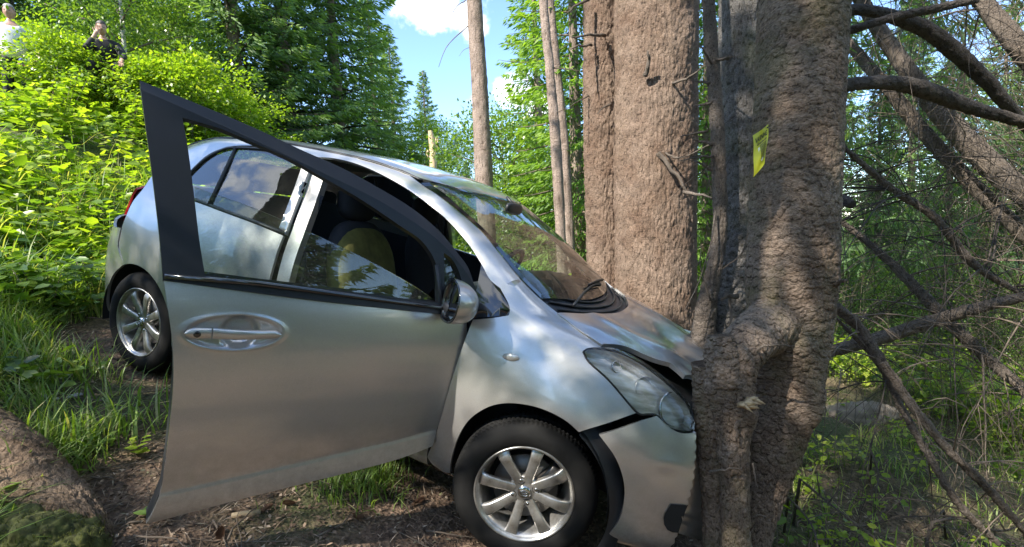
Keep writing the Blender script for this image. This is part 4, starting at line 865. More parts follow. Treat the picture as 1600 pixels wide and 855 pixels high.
def bark_mat(name, c1, c2, c3, sc=1.0, moss=0.0, KEEP=.82):
    """c1 cracks and painted shade under the scales, c2 body, c3 pale flakes; the plates follow the mesh's own relief where it has any"""
    m, t, o = nodes(name); p = prin(t, Roughness=.9, Specular_IOR_Level=.25)
    uv = t.nodes.new('ShaderNodeUVMap'); uv.uv_map = 'UVMap'; mp = N(t, 'Mapping', Scale=(34 * sc, 26 * sc, 1)); t.links.new(uv.outputs[0], mp.inputs[0])
    nd = noise_n(t, 4 * sc, 4, .6, vec=uv.outputs[0]); v = t.nodes.new('ShaderNodeTexVoronoi'); v.feature = 'DISTANCE_TO_EDGE'; v.voronoi_dimensions = '2D'
    ad = N(t, 'MixRGB'); ad.blend_type = 'LINEAR_LIGHT'; ad.inputs[0].default_value = .06
    nn = t.nodes.new('ShaderNodeTexNoise'); nn.inputs['Scale'].default_value = 60 * sc; t.links.new(uv.outputs[0], nn.inputs['Vector'])
    wp = t.nodes.new('ShaderNodeVectorMath'); wp.operation = 'MULTIPLY_ADD'; wp.inputs[1].default_value = (.9, .9, 0); t.links.new(nn.outputs['Color'], wp.inputs[0]); t.links.new(mp.outputs[0], wp.inputs[2])
    t.links.new(wp.outputs[0], v.inputs['Vector']); v.inputs['Scale'].default_value = 1.0
    e = ramp(t, v.outputs['Distance'], [(.0, (0, 0, 0)), (.10, (1, 1, 1))]); fine = noise_n(t, 120 * sc, 5, .7, vec=uv.outputs[0])
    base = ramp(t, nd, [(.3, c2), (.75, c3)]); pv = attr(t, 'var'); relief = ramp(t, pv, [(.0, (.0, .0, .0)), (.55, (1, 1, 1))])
    lich = ramp(t, noise_n(t, 2.2, 5, .7), [(.40, (0, 0, 0)), (.62, (1, 1, 1))]); base = mixc(t, mth(t, 'MULTIPLY', lich, .55), base, tuple(x * .95 + .03 for x in c3)); crack_shade = mth(t, 'MULTIPLY', mth(t, 'ADD', mth(t, 'MULTIPLY', e, 1 - KEEP), KEEP), relief)
    c = mixc(t, crack_shade, c1, base); c = mixc(t, .8, c, ramp(t, fine, [(.3, (.22, .22, .22)), (.7, (.78, .78, .78))]), 'OVERLAY'); c = mixc(t, .35, c, ramp(t, noise_n(t, 9 * sc, 5, .7, vec=uv.outputs[0]), [(.35, (.2, .2, .2)), (.65, (.8, .8, .8))]), 'OVERLAY')
    if moss:
        mn = noise_n(t, 3, 5, .65); mf = mth(t, 'MULTIPLY', ramp(t, mn, [(.5, (0, 0, 0)), (.62, (1, 1, 1))]), moss); c = mixc(t, mf, c, (.085, .11, .02))
    t.links.new(c, p.inputs['Base Color']); h = mth(t, 'ADD', mth(t, 'MULTIPLY', e, .25), fine); t.links.new(bump(t, mth(t, 'ADD', h, mth(t, 'MULTIPLY', nn.outputs[0], .8)), 1.0, .012), p.inputs['Normal']); t.links.new(p.outputs[0], o.inputs[0]); return m
BARK = bark_mat('spruce_bark', (.024, .014, .009), (.135, .083, .056), (.235, .17, .125), 1.0)
BARKB = bark_mat('brown_spruce_bark', (.018, .011, .007), (.12, .075, .047), (.25, .195, .15), .8, moss=.22)
BARKR = bark_mat('root_bark', (.022, .013, .008), (.15, .095, .058), (.26, .185, .125), .8)
BARKG = bark_mat('grey_bark', (.03, .028, .024), (.12, .11, .10), (.24, .22, .20), 1.1, moss=.3)
DEADW = bark_mat('dead_wood', (.04, .03, .023), (.11, .085, .065), (.20, .165, .135), 1.5)
FARB = bark_mat('far_bark', (.08, .055, .04), (.20, .15, .12), (.30, .23, .19), .5)
PALEB = bark_mat('pale_bark', (.10, .09, .08), (.38, .35, .31), (.55, .52, .48), .5)
WOODC = simple('fresh_split_wood', (.52, .38, .22), .7, scale=40, bmp=.3)
TWIG = simple('dead_twig', (.15, .115, .085), .85, scale=6, var=.35)
TWIGD = simple('dark_dead_twig', (.050, .040, .032), .9, scale=6, var=.35)

def trunk_mesh(name, path, n_th=160, n_l=240, cell=(.030, .030), amp=.006, seed=1, lumps=(), th0=None, cap=False, coarse=.02):
    """path rows: x y z radius. Scales of bark are real relief; lumps = (fraction, angle, height, width_along, width_angle)"""
    P = spline(path, n_l); rad = P[:, 3]; C = P[:, :3]; T, N_, B_ = frames(C)
    u = np.linspace(0, 2 * PI, n_th, endpoint=False)
    # angle measured from the direction towards the camera
    toc = CAMPOS - C.mean(0); a0 = math.atan2(toc @ B_[len(B_) // 2], toc @ N_[len(N_) // 2]) if th0 is None else th0
    th = u - .75 * np.sin(u) * .85 + a0                                   # finer on the near side
    L = np.concatenate([[0], np.cumsum(np.linalg.norm(np.diff(C, axis=0), axis=1))])
    rel = (th - a0 + PI) % (2 * PI) - PI
    U = rel[None] * rad.mean() + 0 * L[:, None]; Vv = L[:, None] + 0 * U
    wx = (fbm(U * 14, Vv * 14, seed, seed, 3) - .5) * 1.5; wy = (fbm(U * 14 + 9, Vv * 14, seed, seed + 3, 3) - .5) * 1.5
    f1, f2, crn, oy = voronoi(U / cell[0] + wx, Vv / cell[1] + wy, seed)
    e = np.clip((f2 - f1) / .20, 0, 1); mk = np.clip((fbm(U * 20, Vv * 20, seed + 2, seed + 7, 3) - .44) * 5, 0, 1); e = 1 - (1 - e) * mk * .8
    low = np.clip(-oy * 3.2, 0, 1); rim_ = .36 + .14 * crn; scale_ = 1 / (1 + np.exp((f1 - rim_) * 26)); lip_shade = np.exp(-((f1 - rim_ - .06) / .075)**2) * low  # shade below each scale's lower edge is darkened into the colour
    # a second, smaller set of scales between the big ones
    g1, g2, gr2, gy = voronoi(U / cell[0] * 2.1 + wx + 9, Vv / cell[1] * 2.3 + wy, seed + 77); lip_shade2 = np.exp(-((g1 - .42) / .09)**2) * np.clip(-gy * 3, 0, 1); sc2 = 1 / (1 + np.exp((g1 - .38) * 20))
    h = scale_ * (.5 + .7 * crn) + .45 * sc2 * gr2 + .4 * e + .2 * low * scale_ + .35 * (vnoise(U * 90, Vv * 60, 0, seed + 55) - .5)
    big = (fbm(U * 3 / .6, Vv * 1.4, seed + 5, seed) - .5) * coarse * 2; mid = (fbm(U * 32, Vv * 24, seed, seed + 9, 4) - .5) * amp * 2.2
    d = h * amp + big + mid
    for (ft, ang, hh, wl, wa) in lumps: dl = (L[:, None] - ft * L[-1]) / wl; da = ((rel[None] - ang + PI) % (2 * PI) - PI) / wa; d = d + hh * np.exp(-dl**2 - da**2)
    RR = rad[:, None] + d; V = C[:, None] + RR[..., None] * (N_[:, None] * np.cos(th)[None, :, None] + B_[:, None] * np.sin(th)[None, :, None])
    gr = vnoise(U * 150, Vv * 150, 0, seed + 31)
    var = np.clip((.35 + .65 * e) * (.60 + .40 * crn) * (1 - .92 * lip_shade) * (1 - .6 * lip_shade2) * (.70 + .5 * gr), 0, 1); V = V.reshape(-1, 3); nn = n_th
    i = np.arange(n_l - 1)[:, None] * nn; j = np.arange(nn)[None]; k = (j + 1) % nn; F = np.stack([i + j, i + k, i + nn + k, i + nn + j], -1).reshape(-1, 4)
    var = var.ravel(); Fs = [F]
    if cap:
        for e_, top in ((0, 0), (n_l - 1, 1)):
            V = np.vstack([V, C[e_][None]]); var = np.append(var, .5); c = len(V) - 1; jj = e_ * nn + np.arange(nn); kk = e_ * nn + (np.arange(nn) + 1) % nn; Fs.append(np.stack([jj, kk, np.full(nn, c)] if top else [kk, jj, np.full(nn, c)], -1))
    me = make_mesh(name, V, Fs, {'var': var})
    uvl = me.uv_layers.new(name='UVMap'); li = np.zeros(len(me.loops), np.int32); me.loops.foreach_get('vertex_index', li)
    UV = np.stack([U.ravel() + 5, Vv.ravel()], 1); UV = np.vstack([UV, np.zeros((len(V) - len(UV), 2))]); uvl.data.foreach_set('uv', UV[li].astype(np.float32).ravel()); return me
def stick_mesh(name, paths, seg=6):
    """plain branches: list of (points, radii); carries the bark's map"""
    mb = MB(); uv = []
    for P, r_ in paths:
        V, Fs = tube(P, r_, seg); base = mb.n; mb.V.append(V); mb.A.append(np.full(len(V), .7)); mb.n += len(V)
        for F in Fs: (mb.F3 if F.shape[1] == 3 else mb.F4).append(F + base)
        P = np.asarray(P); L = np.concatenate([[0], np.cumsum(np.linalg.norm(np.diff(P, axis=0), axis=1))]); th = np.arange(seg) * 2 * PI / seg * float(np.mean(r_)); q = np.stack([np.tile(th, len(P)), np.repeat(L, seg)], 1); uv.append(np.vstack([q, [[0, 0], [0, L[-1]]]]))
    me = mb.mesh(name); UV = np.concatenate(uv); uvl = me.uv_layers.new(name='UVMap'); li = np.zeros(len(me.loops), np.int32); me.loops.foreach_get('vertex_index', li); uvl.data.foreach_set('uv', UV[li].astype(np.float32).ravel()); return me

# ================================================================== TREE KINDS
LEAF_T = np.array([(0, 0, 0), (.30, .27, .03), (.30, -.27, .03), (.70, .20, -.02), (.70, -.20, -.02), (1.0, 0, -.10), (.3, 0, -.03), (.7, 0, -.07)])
LEAF_F = np.array([(0, 2, 6), (0, 6, 1), (6, 2, 4), (6, 4, 7), (1, 6, 7), (1, 7, 3), (7, 4, 5), (3, 7, 5)])
DIA_T = np.array([(0, 0, 0), (.45, .22, 0), (1, 0, -.06), (.45, -.22, 0)]); DIA_F = np.array([(0, 3, 1), (1, 3, 2)])
SPR_T = np.array([(0, 0, 0), (.35, .12, -.02), (1, 0, -.10), (.35, -.12, -.02)])
def spruce(h=12, rb=2.2, cf=.12, n=150, seed=0, dens_=1.0, mat=None, droop=.35, spray=.26):
    g = np.random.default_rng(seed); P = []; D = []; S_ = []; VV = []; br = []
    for b in range(n):
        t = (b + g.random()) / n; z = h * (cf + (1 - cf) * t); L = rb * (1 - t)**.8 * g.uniform(.65, 1.12) + .12; az = b * 2.399 + g.uniform(-.5, .5)
        k = max(5, int(L * 9)); s = np.linspace(0, 1, k); rad = L * s; dz = .10 * L * s * (1 - t) - droop * L * s**1.6 * (1 - .6 * t) + .12 * L * s**4 + t * L * s * .5; d = np.array([math.cos(az), math.sin(az), 0])
        pts = np.array([0, 0, z]) + d * rad[:, None] + np.array([0, 0, 1]) * dz[:, None]; br.append((pts, np.linspace(.012 + .012 * L, .004, k)))
        m = int(L * 70 * dens_) + 12; q = g.random(m)**.75 * .97 + .03; side = g.choice([-1, 1], m); w = .34 * L * (1 - q)**.6 * g.random(m) * min(1, 1.2 / L + .3)
        perp = np.array([-d[1], d[0], 0]); base = np.array([0, 0, z]) + d * (L * q)[:, None] + np.array([0, 0, 1]) * np.interp(q, s, dz)[:, None] + perp * (side * w)[:, None] + np.array([0, 0, -1]) * (w * .35 + g.random(m) * .10)[:, None]
        dr = d * (.75 + .3 * g.random(m))[:, None] + perp * (side * g.uniform(.2, .9, m))[:, None] + np.array([0, 0, -1]) * g.uniform(.0, .9, m)[:, None]
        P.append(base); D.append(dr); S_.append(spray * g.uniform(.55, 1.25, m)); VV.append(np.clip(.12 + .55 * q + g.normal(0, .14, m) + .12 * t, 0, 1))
    P = np.concatenate(P); D = np.concatenate(D); S_ = np.concatenate(S_); VV = np.concatenate(VV); M = basis_from(D, roll=g.uniform(-1.2, 1.2, len(P)))
    V, F, A = stamp(SPR_T, DIA_F, P, M, S_, VV); crown = make_mesh('crown', V, F, {'var': A}, False)
    tr = stick_mesh('trunk', [(np.array([(0, 0, -.4), (0, 0, h * .3), (0.03, 0, h * .7), (0, 0, h)]), np.array([.016, .013, .007, .002]) * h)], 10); bm_ = stick_mesh('branches', br[::2], 4)
    return tr, crown, bm_
def deciduous(h=6, rb=1.8, n=9000, seed=0, leaf=.085, low=.15):
    g = np.random.default_rng(seed); limbs = []; tips = []
    for b in range(16):
        t = low + (1 - low) * (b + .5) / 16; az = b * 2.4 + g.uniform(-.4, .4); L = rb * (math.sin(PI * min(1, (t - low) / (1 - low) * .85 + .18)))**.7 * g.uniform(.7, 1.1); s = np.linspace(0, 1, 6)
        p = np.array([0, 0, h * t * .85]) + np.array([math.cos(az), math.sin(az), 0]) * (L * s)[:, None] + np.array([0, 0, 1]) * (.5 * L * s**.8 + g.normal(0, .03, 6))[:, None]; limbs.append((p, np.linspace(.03, .006, 6)))
        for q in range(9): tips.append(p[g.integers(2, 6)] + g.normal(0, .22 * rb / 1.8, 3))
    tips = np.array(tips); c = tips[g.integers(0, len(tips), n)]; P = c + g.normal(0, 1, (n, 3)) * np.array([.26, .26, .17]) * rb / 1.8; ctr = np.array([0, 0, h * .6]); out = P - ctr; out /= np.linalg.norm(out, axis=1)[:, None]
    D = out + g.normal(0, .7, (n, 3)) + [0, 0, -.25]; M = basis_from(D, roll=g.uniform(-.9, .9, n)); cl = g.random(len(tips))
    V, F, A = stamp(DIA_T * [1, 1.35, 1], DIA_F, P, M, leaf * g.uniform(.6, 1.3, n), np.clip(g.normal(.5, .2, n), 0, 1)); crown = make_mesh('crown', V, F, {'var': A}, False)
    tr = stick_mesh('trunk', [(np.array([(0, 0, -.4), (.05, 0, h * .3), (-.04, .05, h * .6), (0, 0, h * .88)]), np.array([.012, .009, .006, .002]) * h)], 8); lm = stick_mesh('limbs', limbs, 4); return tr, crown, lm
def tree_parts(name, meshes, mats, label, cat, group, loc, rz=0, sc=1.0, tilt=(0, 0)):
    t = empty(name, loc); t.rotation_euler = (tilt[0], tilt[1], rz); t.scale = (sc,) * 3 if np.isscalar(sc) else sc; tag(t, label, cat, group)
    for me, m in zip(meshes, mats): o = link(me.name.split('.')[0], me, None, t); (me.materials.append(m) if not me.materials else None)
    return t
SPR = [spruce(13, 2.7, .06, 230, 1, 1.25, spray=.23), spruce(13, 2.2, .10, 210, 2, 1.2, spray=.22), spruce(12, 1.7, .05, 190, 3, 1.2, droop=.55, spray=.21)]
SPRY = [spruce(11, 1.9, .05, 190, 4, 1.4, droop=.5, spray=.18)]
HIGH = spruce(9, 2.4, .03, 90, 5, .75, spray=.28)
BUSHM = deciduous(4, 1.9, 8000, 7, .15, .05)
DEC = [deciduous(6, 1.8, 12000, 1, .085), deciduous(6, 1.5, 11000, 2, .075), deciduous(4, 1.9, 14000, 3, .08, .05)]
def on_ground(px, d, v=400): w = at(px, v, d); return (w[0], w[1], gzs(w[0], w[1]) - .05)
# (pixel column, depth, kind, scale, label)
SPRL = [(545, 18, 0, 1.12, 'tall dark spruce whose right edge borders the open sky'), (470, 16, 1, 1.15, 'dark spruce just left of the one bordering the sky'), (395, 14.5, 0, 1.05, 'broad spruce rising behind the tip of the open car door'), (318, 16, 2, 1.2, 'spruce behind the sunlit bushes on the bank'),
 (600, 23, 2, .95, 'shorter spruce at the right foot of the dark spruces'), (628, 27, 1, .80, 'narrow pale spruce between the dark spruces and the yellow birch'), (677, 30, 1, .74, 'small spruce whose tip sticks up over the yellow birch'), (118, 17, 1, 1.15, 'dark bluish spruce top against the sky above the bank'), (60, 14, 2, 1.1, 'spruce behind the man in the pale shirt'),
 (-60, 12, 1, 1.1, 'spruce at the very left of the bank'), (250, 22, 1, 1.2, 'spruce behind the light green birch on the bank'), (190, 24, 0, .8, 'low spruce in the gap of sky over the bank')]
for px, d, k, sc, lb in SPRL:
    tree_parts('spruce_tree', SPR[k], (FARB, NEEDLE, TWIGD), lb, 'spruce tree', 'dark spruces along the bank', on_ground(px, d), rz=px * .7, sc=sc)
DECL = [(672, 20, 0, .86, 'yellow green birch in the middle below the sky', LEAFY), (722, 22, 1, .88, 'paler birch between the yellow one and the tall bare trunk', LEAFG), (700, 27, 1, .9, 'green birch behind the yellow birch', LEAFG), (770, 26, 0, .75, 'low birch right of the tall bare trunk', LEAFG),
 (228, 11, 0, .95, 'light green birch over the person in black', LEAFG), (300, 12.5, 1, .80, 'yellow green young birch before the dark spruces', LEAFY), (160, 15, 2, 1.0, 'round birch behind the person in black', LEAFG), (790, 12, 2, 1.05, 'bright green bush right of the tall bare trunk', LEAFY), (830, 10, 2, .72, 'bright green bush before the pair of thin trunks', LEAFY), (895, 11.5, 2, .95, 'green bush behind the great trunk', LEAFG), (955, 14, 0, .9, 'birch mostly hidden by the great trunk', LEAFG)]
_dm = {}
for px, d, k, sc, lb, m in DECL:
    key = (k, m.name)
    if key not in _dm:
        _dm[key] = [me if (m is LEAFG) else (me.copy() if i == 1 else me) for i, me in enumerate(DEC[k])]
    tree_parts('birch_tree' if k < 2 else 'bush', _dm[key], (PALEB, m, TWIG), lb, 'birch' if k < 2 else 'bush', 'leafy trees and bushes behind the car', on_ground(px, d), rz=px * .3, sc=sc)
for me_set in _dm.values(): pass
for i, (px, d, sc, lb) in enumerate([(128, 8.4, .42, 'sunlit yellow green bush between the two people'), (205, 9.2, .45, 'sunlit bush right behind the person in black'), (262, 9.0, .42, 'sunlit bush on the bank above the tail lamp'), (322, 9.6, .55, 'bright bush over the corner of the open door'), (385, 10.5, .5, 'bright bush between the door corner and the dark spruces'), (300, 13, .8, 'light green bush under the spruces'), (45, 10, .6, 'bush behind the man in the pale shirt'), (440, 12.5, .42, 'low bright bush seen just over the door frame')]):
    if 'BK' not in globals(): BK = BUSHM
    tree_parts('bush', BK, (PALEB, LEAFY, TWIG), lb, 'bush', 'sunlit bushes on the bank', on_ground(px, d), rz=px * .5, sc=sc)
# light green spruces right of the pair of trunks, and the wall of trees behind the tangle
for px, d, sc, lb in [(905, 8.8, .8, 'light green spruce with hanging shoots beside the great trunk'), (850, 15, 1.0, 'pale spruce with long hanging branches against the clouds'), (1105, 8, .6, 'light green spruce seen between the great trunk and the grey trunk')]:
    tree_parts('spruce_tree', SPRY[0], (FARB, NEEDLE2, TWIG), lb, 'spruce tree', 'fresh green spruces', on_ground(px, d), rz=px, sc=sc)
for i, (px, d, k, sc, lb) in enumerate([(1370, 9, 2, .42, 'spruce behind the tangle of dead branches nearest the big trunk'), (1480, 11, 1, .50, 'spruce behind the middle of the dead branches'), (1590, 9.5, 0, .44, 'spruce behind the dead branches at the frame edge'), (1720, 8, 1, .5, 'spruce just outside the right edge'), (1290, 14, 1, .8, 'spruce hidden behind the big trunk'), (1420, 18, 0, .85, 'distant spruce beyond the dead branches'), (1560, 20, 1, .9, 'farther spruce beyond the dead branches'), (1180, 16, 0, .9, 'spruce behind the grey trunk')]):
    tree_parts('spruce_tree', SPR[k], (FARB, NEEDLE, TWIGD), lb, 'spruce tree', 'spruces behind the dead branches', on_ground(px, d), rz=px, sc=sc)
for px, d, k, sc, lb in [(1330, 7.5, 2, .45, 'low green bush right behind the big trunk'), (1440, 8.5, 2, .5, 'low green bush beyond the fallen log'), (1560, 7.5, 2, .45, 'low green bush at the right frame edge'), (1390, 11, 2, .8, 'sunny bush behind the dead branches'), (1500, 13, 0, .8, 'sunny birch behind the dead branches')]:
    tree_parts('bush', _dm[(k, LEAFY.name)] if (k, LEAFY.name) in _dm else DEC[k], (PALEB, LEAFY, TWIG), lb, 'bush', 'bushes beyond the dead branches', on_ground(px, d), rz=px, sc=sc)
_dm[(0, 'off')] = DEC[0]
tree_parts('birch_tree', DEC[0], (PALEB, LEAFG, TWIG), 'birch left of the camera whose leaves dapple the rear of the car', 'birch', 'trees beside the camera', (-6.9, -1.1, gzs(-6.9, -1.1)), sc=(1.0, 1.0, 1.35))  # out-of-view birch, added so its leaves dapple the car's rear
# unseen trees added behind and beside the camera: what the car's paint and glass mirror, and what shades its nose
for i, (x, y, k, sc, lb) in enumerate([(-3.3, -1.5, 1, .78, 'slender spruce behind the camera that shades the car nose'), (4.2, -2.6, 0, .8, 'spruce behind the camera at the right'), (2.0, -5.0, 1, .9, 'spruce straight behind the camera'), (6.5, .2, 2, .75, 'low spruce right of the camera'), (-.8, -6.5, 0, .9, 'spruce behind the camera at the left'), (7.5, -5.5, 1, 1.0, 'spruce farther behind the camera at the right'), (4.5, -8, 2, 1.0, 'far spruce behind the camera'), (9.5, 3.2, 1, .9, 'spruce right of the tangle'), (-6.5, -8.5, 2, .9, 'spruce far behind the camera at the left')]):
    if i == 0:
        t_ = tag(empty('spruce_tree', (x, y, gzs(x, y))), lb, 'spruce tree', 'spruces behind the camera'); o_ = link('trunk', SPR[1][0], None, t_); o_.scale = (.8,) * 3; HIGH_LATER = (t_, x, y)
        continue
    tree_parts('spruce_tree', SPR[k], (FARB, NEEDLE, TWIGD), lb, 'spruce tree', 'spruces behind the camera', (x, y, gzs(x, y)), rz=x, sc=sc)
# farther forest all round
g_ = np.random.default_rng(11); cnt = 0
for i in range(200):
    a = g_.uniform(0, 2 * PI); r_ = g_.uniform(26, 60); x, y = r_ * math.cos(a), r_ * math.sin(a); px = 800 + FPX * x / max(.1, y)
    if y > 0 and 560 < px < 900: continue
    if cnt > 60 or (y > 0 and px > 1150 and i % 3): continue
    cnt += 1; k = int(g_.integers(0, 3))
    tree_parts('far_spruce', SPR[k], (FARB, NEEDLE, TWIGD), 'distant spruce in the forest behind the clearing', 'spruce tree', 'distant spruces all round', (x, y, gzs(x, y)), rz=a * 9, sc=g_.uniform(.8, 1.35) * (.5 if (y > 0 and px > 1150) else 1))
for px, d, sc in [(600, 48, .55), (640, 55, .5), (690, 50, .52), (735, 58, .62), (775, 46, .5), (810, 52, .6), (845, 44, .55), (880, 50, .7)]:
    w = on_ground(px, d); tree_parts('far_spruce', SPR[int(px) % 3], (FARB, NEEDLE, TWIGD), 'distant spruce low on the skyline below the clouds', 'spruce tree', 'distant spruces on the skyline', w, rz=px, sc=sc)
# ================================================================== NEAR TREES
def apath(*rows):
    """rows of pixel column, row, depth, half width in pixels -> x y z radius"""
    return np.array([tuple(at(u, v, d)) + (hw / FPX * d,) for u, v, d, hw in rows])
def high_crown(parent, base, sc=1.0, rz=0.0, lift=0):
    o = link('crown', HIGH[1], None, parent); (HIGH[1].materials.append(NEEDLE) if not HIGH[1].materials else None); o.location = (base[0], base[1], base[2] + lift); o.scale = (sc,) * 3; o.rotation_euler = (0, 0, rz)
def near_tree(name, label, cat, group=None): t = empty(name, (0, 0, 0)); return tag(t, label, cat, group)
def stubs(parent, rows, m=None, seg=7):
    """dead branch stubs: pixel polylines at depth with start radius; each is its own part"""
    for pts, r0 in rows:
        P = spline(np.array([tuple(at(*p)) for p in pts]), 10) if len(pts) > 2 else np.linspace(at(*pts[0]), at(*pts[1]), 6)
        P = P + np.random.default_rng(int(pts[0][0])).normal(0, r0 * .25, P.shape); link('dead_branch', stick_mesh('dead_branch', [(P, np.linspace(r0, r0 * .35, len(P)))], seg), m or DEADW, parent)

t_, x_, y_ = HIGH_LATER; o_ = link('crown', HIGH[1], NEEDLE, t_); o_.location = (0, 0, 4.2); o_.scale = (.62, .62, .7)
# the great trunk behind the hood, two stems grown together
big = near_tree('great_spruce', 'great grey brown spruce trunk with a thinner stem grown to it, right behind the hood', 'spruce tree')
tm = trunk_mesh('trunk', apath((1022, 760, 4.15, 74), (1024, 600, 4.2, 63), (1023, 400, 4.2, 60), (1023, 200, 4.2, 61), (1024, 0, 4.2, 63), (1025, -200, 4.2, 68), (1030, -500, 4.2, 60), (1045, -1500, 4.2, 44)), 230, 420, (.030, .033), .0070, 3, lumps=[(.40, -.1, .05, .25, .5), (.30, .9, .03, .2, .4)], coarse=.018)
link('trunk', tm, BARK, big)
sm_ = trunk_mesh('side_trunk', apath((946, 760, 4.4, 44), (947, 430, 4.42, 30), (943, 200, 4.42, 29), (940, 0, 4.42, 28), (926, -300, 4.42, 30)), 120, 300, (.026, .03), .008, 5, coarse=.02)
link('side_trunk', sm_, BARK, big)
stubs(big, [([(1015, 112, 3.84, 0), (1012, 95, 3.80, 0), (1013, 80, 3.74, 0)][:3] and [(1010, 118, 3.85), (1012, 100, 3.80), (1013, 80, 3.76)], .022), ([(1030, 240, 3.85), (1048, 262, 3.8), (1072, 298, 3.72)], .022), ([(1068, 300, 3.75), (1090, 304, 3.6), (1115, 310, 3.5)], .016), ([(1050, 130, 3.85), (1075, 122, 3.7), (1105, 100, 3.5)], .012),
 ([(925, 70, 4.2), (905, 72, 4.1), (893, 76, 4.0)], .012), ([(945, 55, 4.2), (925, 55, 4.0), (893, 58, 3.9)], .016), ([(955, 163, 4.2), (943, 168, 4.1), (933, 178, 4.05)], .010), ([(920, 0, 4.2), (900, 8, 4.1), (884, 22, 4.0)], .014), ([(920, 150, 4.3), (900, 160, 4.2), (882, 172, 4.1)], .007), ([(1040, 240, 3.85), (1065, 246, 3.7), (1120, 222, 3.4)], .009)], DEADW)
high_crown(big, at(1045, -1500, 4.2), .8, 0.3, -2.5)

# tall thin trunks
for rows, lb, r_, m in [([(764, 420, 9, 14), (757, 290, 9, 13.5), (750, 150, 9, 12.5), (741, 0, 9, 11), (733, -140, 9, 10), (722, -420, 9, 7)], 'tall bare reddish trunk standing alone against the sky', .0, FARB), ([(880, 400, 7.4, 8), (870, 250, 7.4, 7.5), (858, 100, 7.4, 6.8), (849, 0, 7.4, 6.2), (835, -260, 7.4, 5.2), (825, -480, 7.4, 4.5)], 'left one of the pair of thin trunks', .0, PALEB), ([(893, 400, 7.8, 9), (882, 250, 7.8, 8), (868, 100, 7.8, 7.4), (859, 0, 7.8, 6.6), (845, -260, 7.8, 5.6), (835, -480, 7.8, 5)], 'right one of the pair of thin trunks, a little thicker', .0, PALEB)]:
    t = near_tree('thin_spruce', lb, 'spruce tree', 'tall thin trunks beyond the windshield'); p = apath(*rows); p[0, 2] = gzs(p[0, 0], p[0, 1]) - .3
    link('trunk', trunk_mesh('trunk', p, 26, 120, (.05, .06), .006, 8, coarse=.012), FARB, t); high_crown(t, p[-1], .55, rows[0][0], -.5)
    if rows[0][0] == 764:
        stubs(t, [([(735, 38, 9), (715, 55, 8.9), (697, 75, 8.8), (685, 105, 8.8)], .012), ([(728, 0, 9), (712, 12, 8.9), (700, 36, 8.9)], .010), ([(738, 72, 9), (725, 78, 8.9), (717, 88, 8.9)], .006)], TWIG)
    else: stubs(t, [([(866, 106, 7.4), (885, 108, 7.2), (908, 112, 7.0)], .014), ([(880, 60, 7.4), (890, 68, 7.2), (868, 80, 7.2)], .009), ([(862, 180, 7.4), (884, 170, 7.2), (900, 162, 7.0)], .007)], TWIG)
# broken snag
t = near_tree('snag', 'short pale broken tree stump sticking up over the car roof', 'stump'); p = apath((678, 330, 15, 7), (677, 262, 15, 5.5), (676, 235, 15, 5), (672, 205, 15, 3)); p[0, 2] = gzs(p[0, 0], p[0, 1]) - .2; link('trunk', trunk_mesh('trunk', p, 16, 40, (.04, .06), .01, 4, coarse=.03), WOODC, t)
stubs(t, [([(676, 240, 15), (668, 236, 14.9), (668, 246, 14.9)], .05), ([(677, 225, 15), (684, 215, 15), (683, 232, 15)], .04)], WOODC)

# grey trunk behind and the thin dead stem before it
gt = near_tree('grey_spruce', 'grey spruce trunk between the thin dead stem and the trunk with the yellow notice', 'spruce tree')
link('trunk', trunk_mesh('trunk', apath((1118, 760, 2.95, 66), (1122, 600, 2.9, 52), (1128, 520, 2.85, 44), (1138, 450, 2.8, 36), (1149, 350, 2.8, 31), (1155, 200, 2.8, 31), (1157, 0, 2.8, 31), (1158, -200, 2.8, 31), (1160, -600, 2.8, 25), (1175, -2500, 2.8, 14)), 150, 420, (.034, .034), .006, 12, lumps=[(.30, -.6, .04, .12, .5), (.27, .5, .05, .10, .4)], coarse=.02), BARKG, gt)
high_crown(gt, at(1175, -2500, 2.8), .55, 2.0, -1.5)
stubs(gt, [([(1140, 90, 2.7), (1125, 92, 2.6), (1120, 95, 2.55)], .014), ([(1170, 330, 2.65), (1172, 350, 2.6), (1160, 395, 2.55), (1130, 420, 2.55)], .008), ([(1140, 470, 2.6), (1142, 500, 2.5), (1134, 520, 2.45)], .008), ([(1150, 465, 2.6), (1135, 462, 2.5), (1128, 470, 2.5)], .014)], DEADW)
dt = near_tree('dead_tree', 'thin crooked dead stem standing just left of the grey trunk', 'dead tree')
link('trunk', trunk_mesh('trunk', apath((1095, 620, 2.75, 22), (1098, 540, 2.7, 18), (1103, 480, 2.65, 15), (1113, 430, 2.6, 13), (1124, 370, 2.6, 10.5), (1124, 300, 2.6, 10), (1119, 180, 2.6, 9.5), (1112, 80, 2.6, 8.5), (1107, 0, 2.6, 7.5), (1100, -150, 2.6, 6)), 60, 300, (.02, .03), .003, 21, coarse=.010), DEADW, dt)
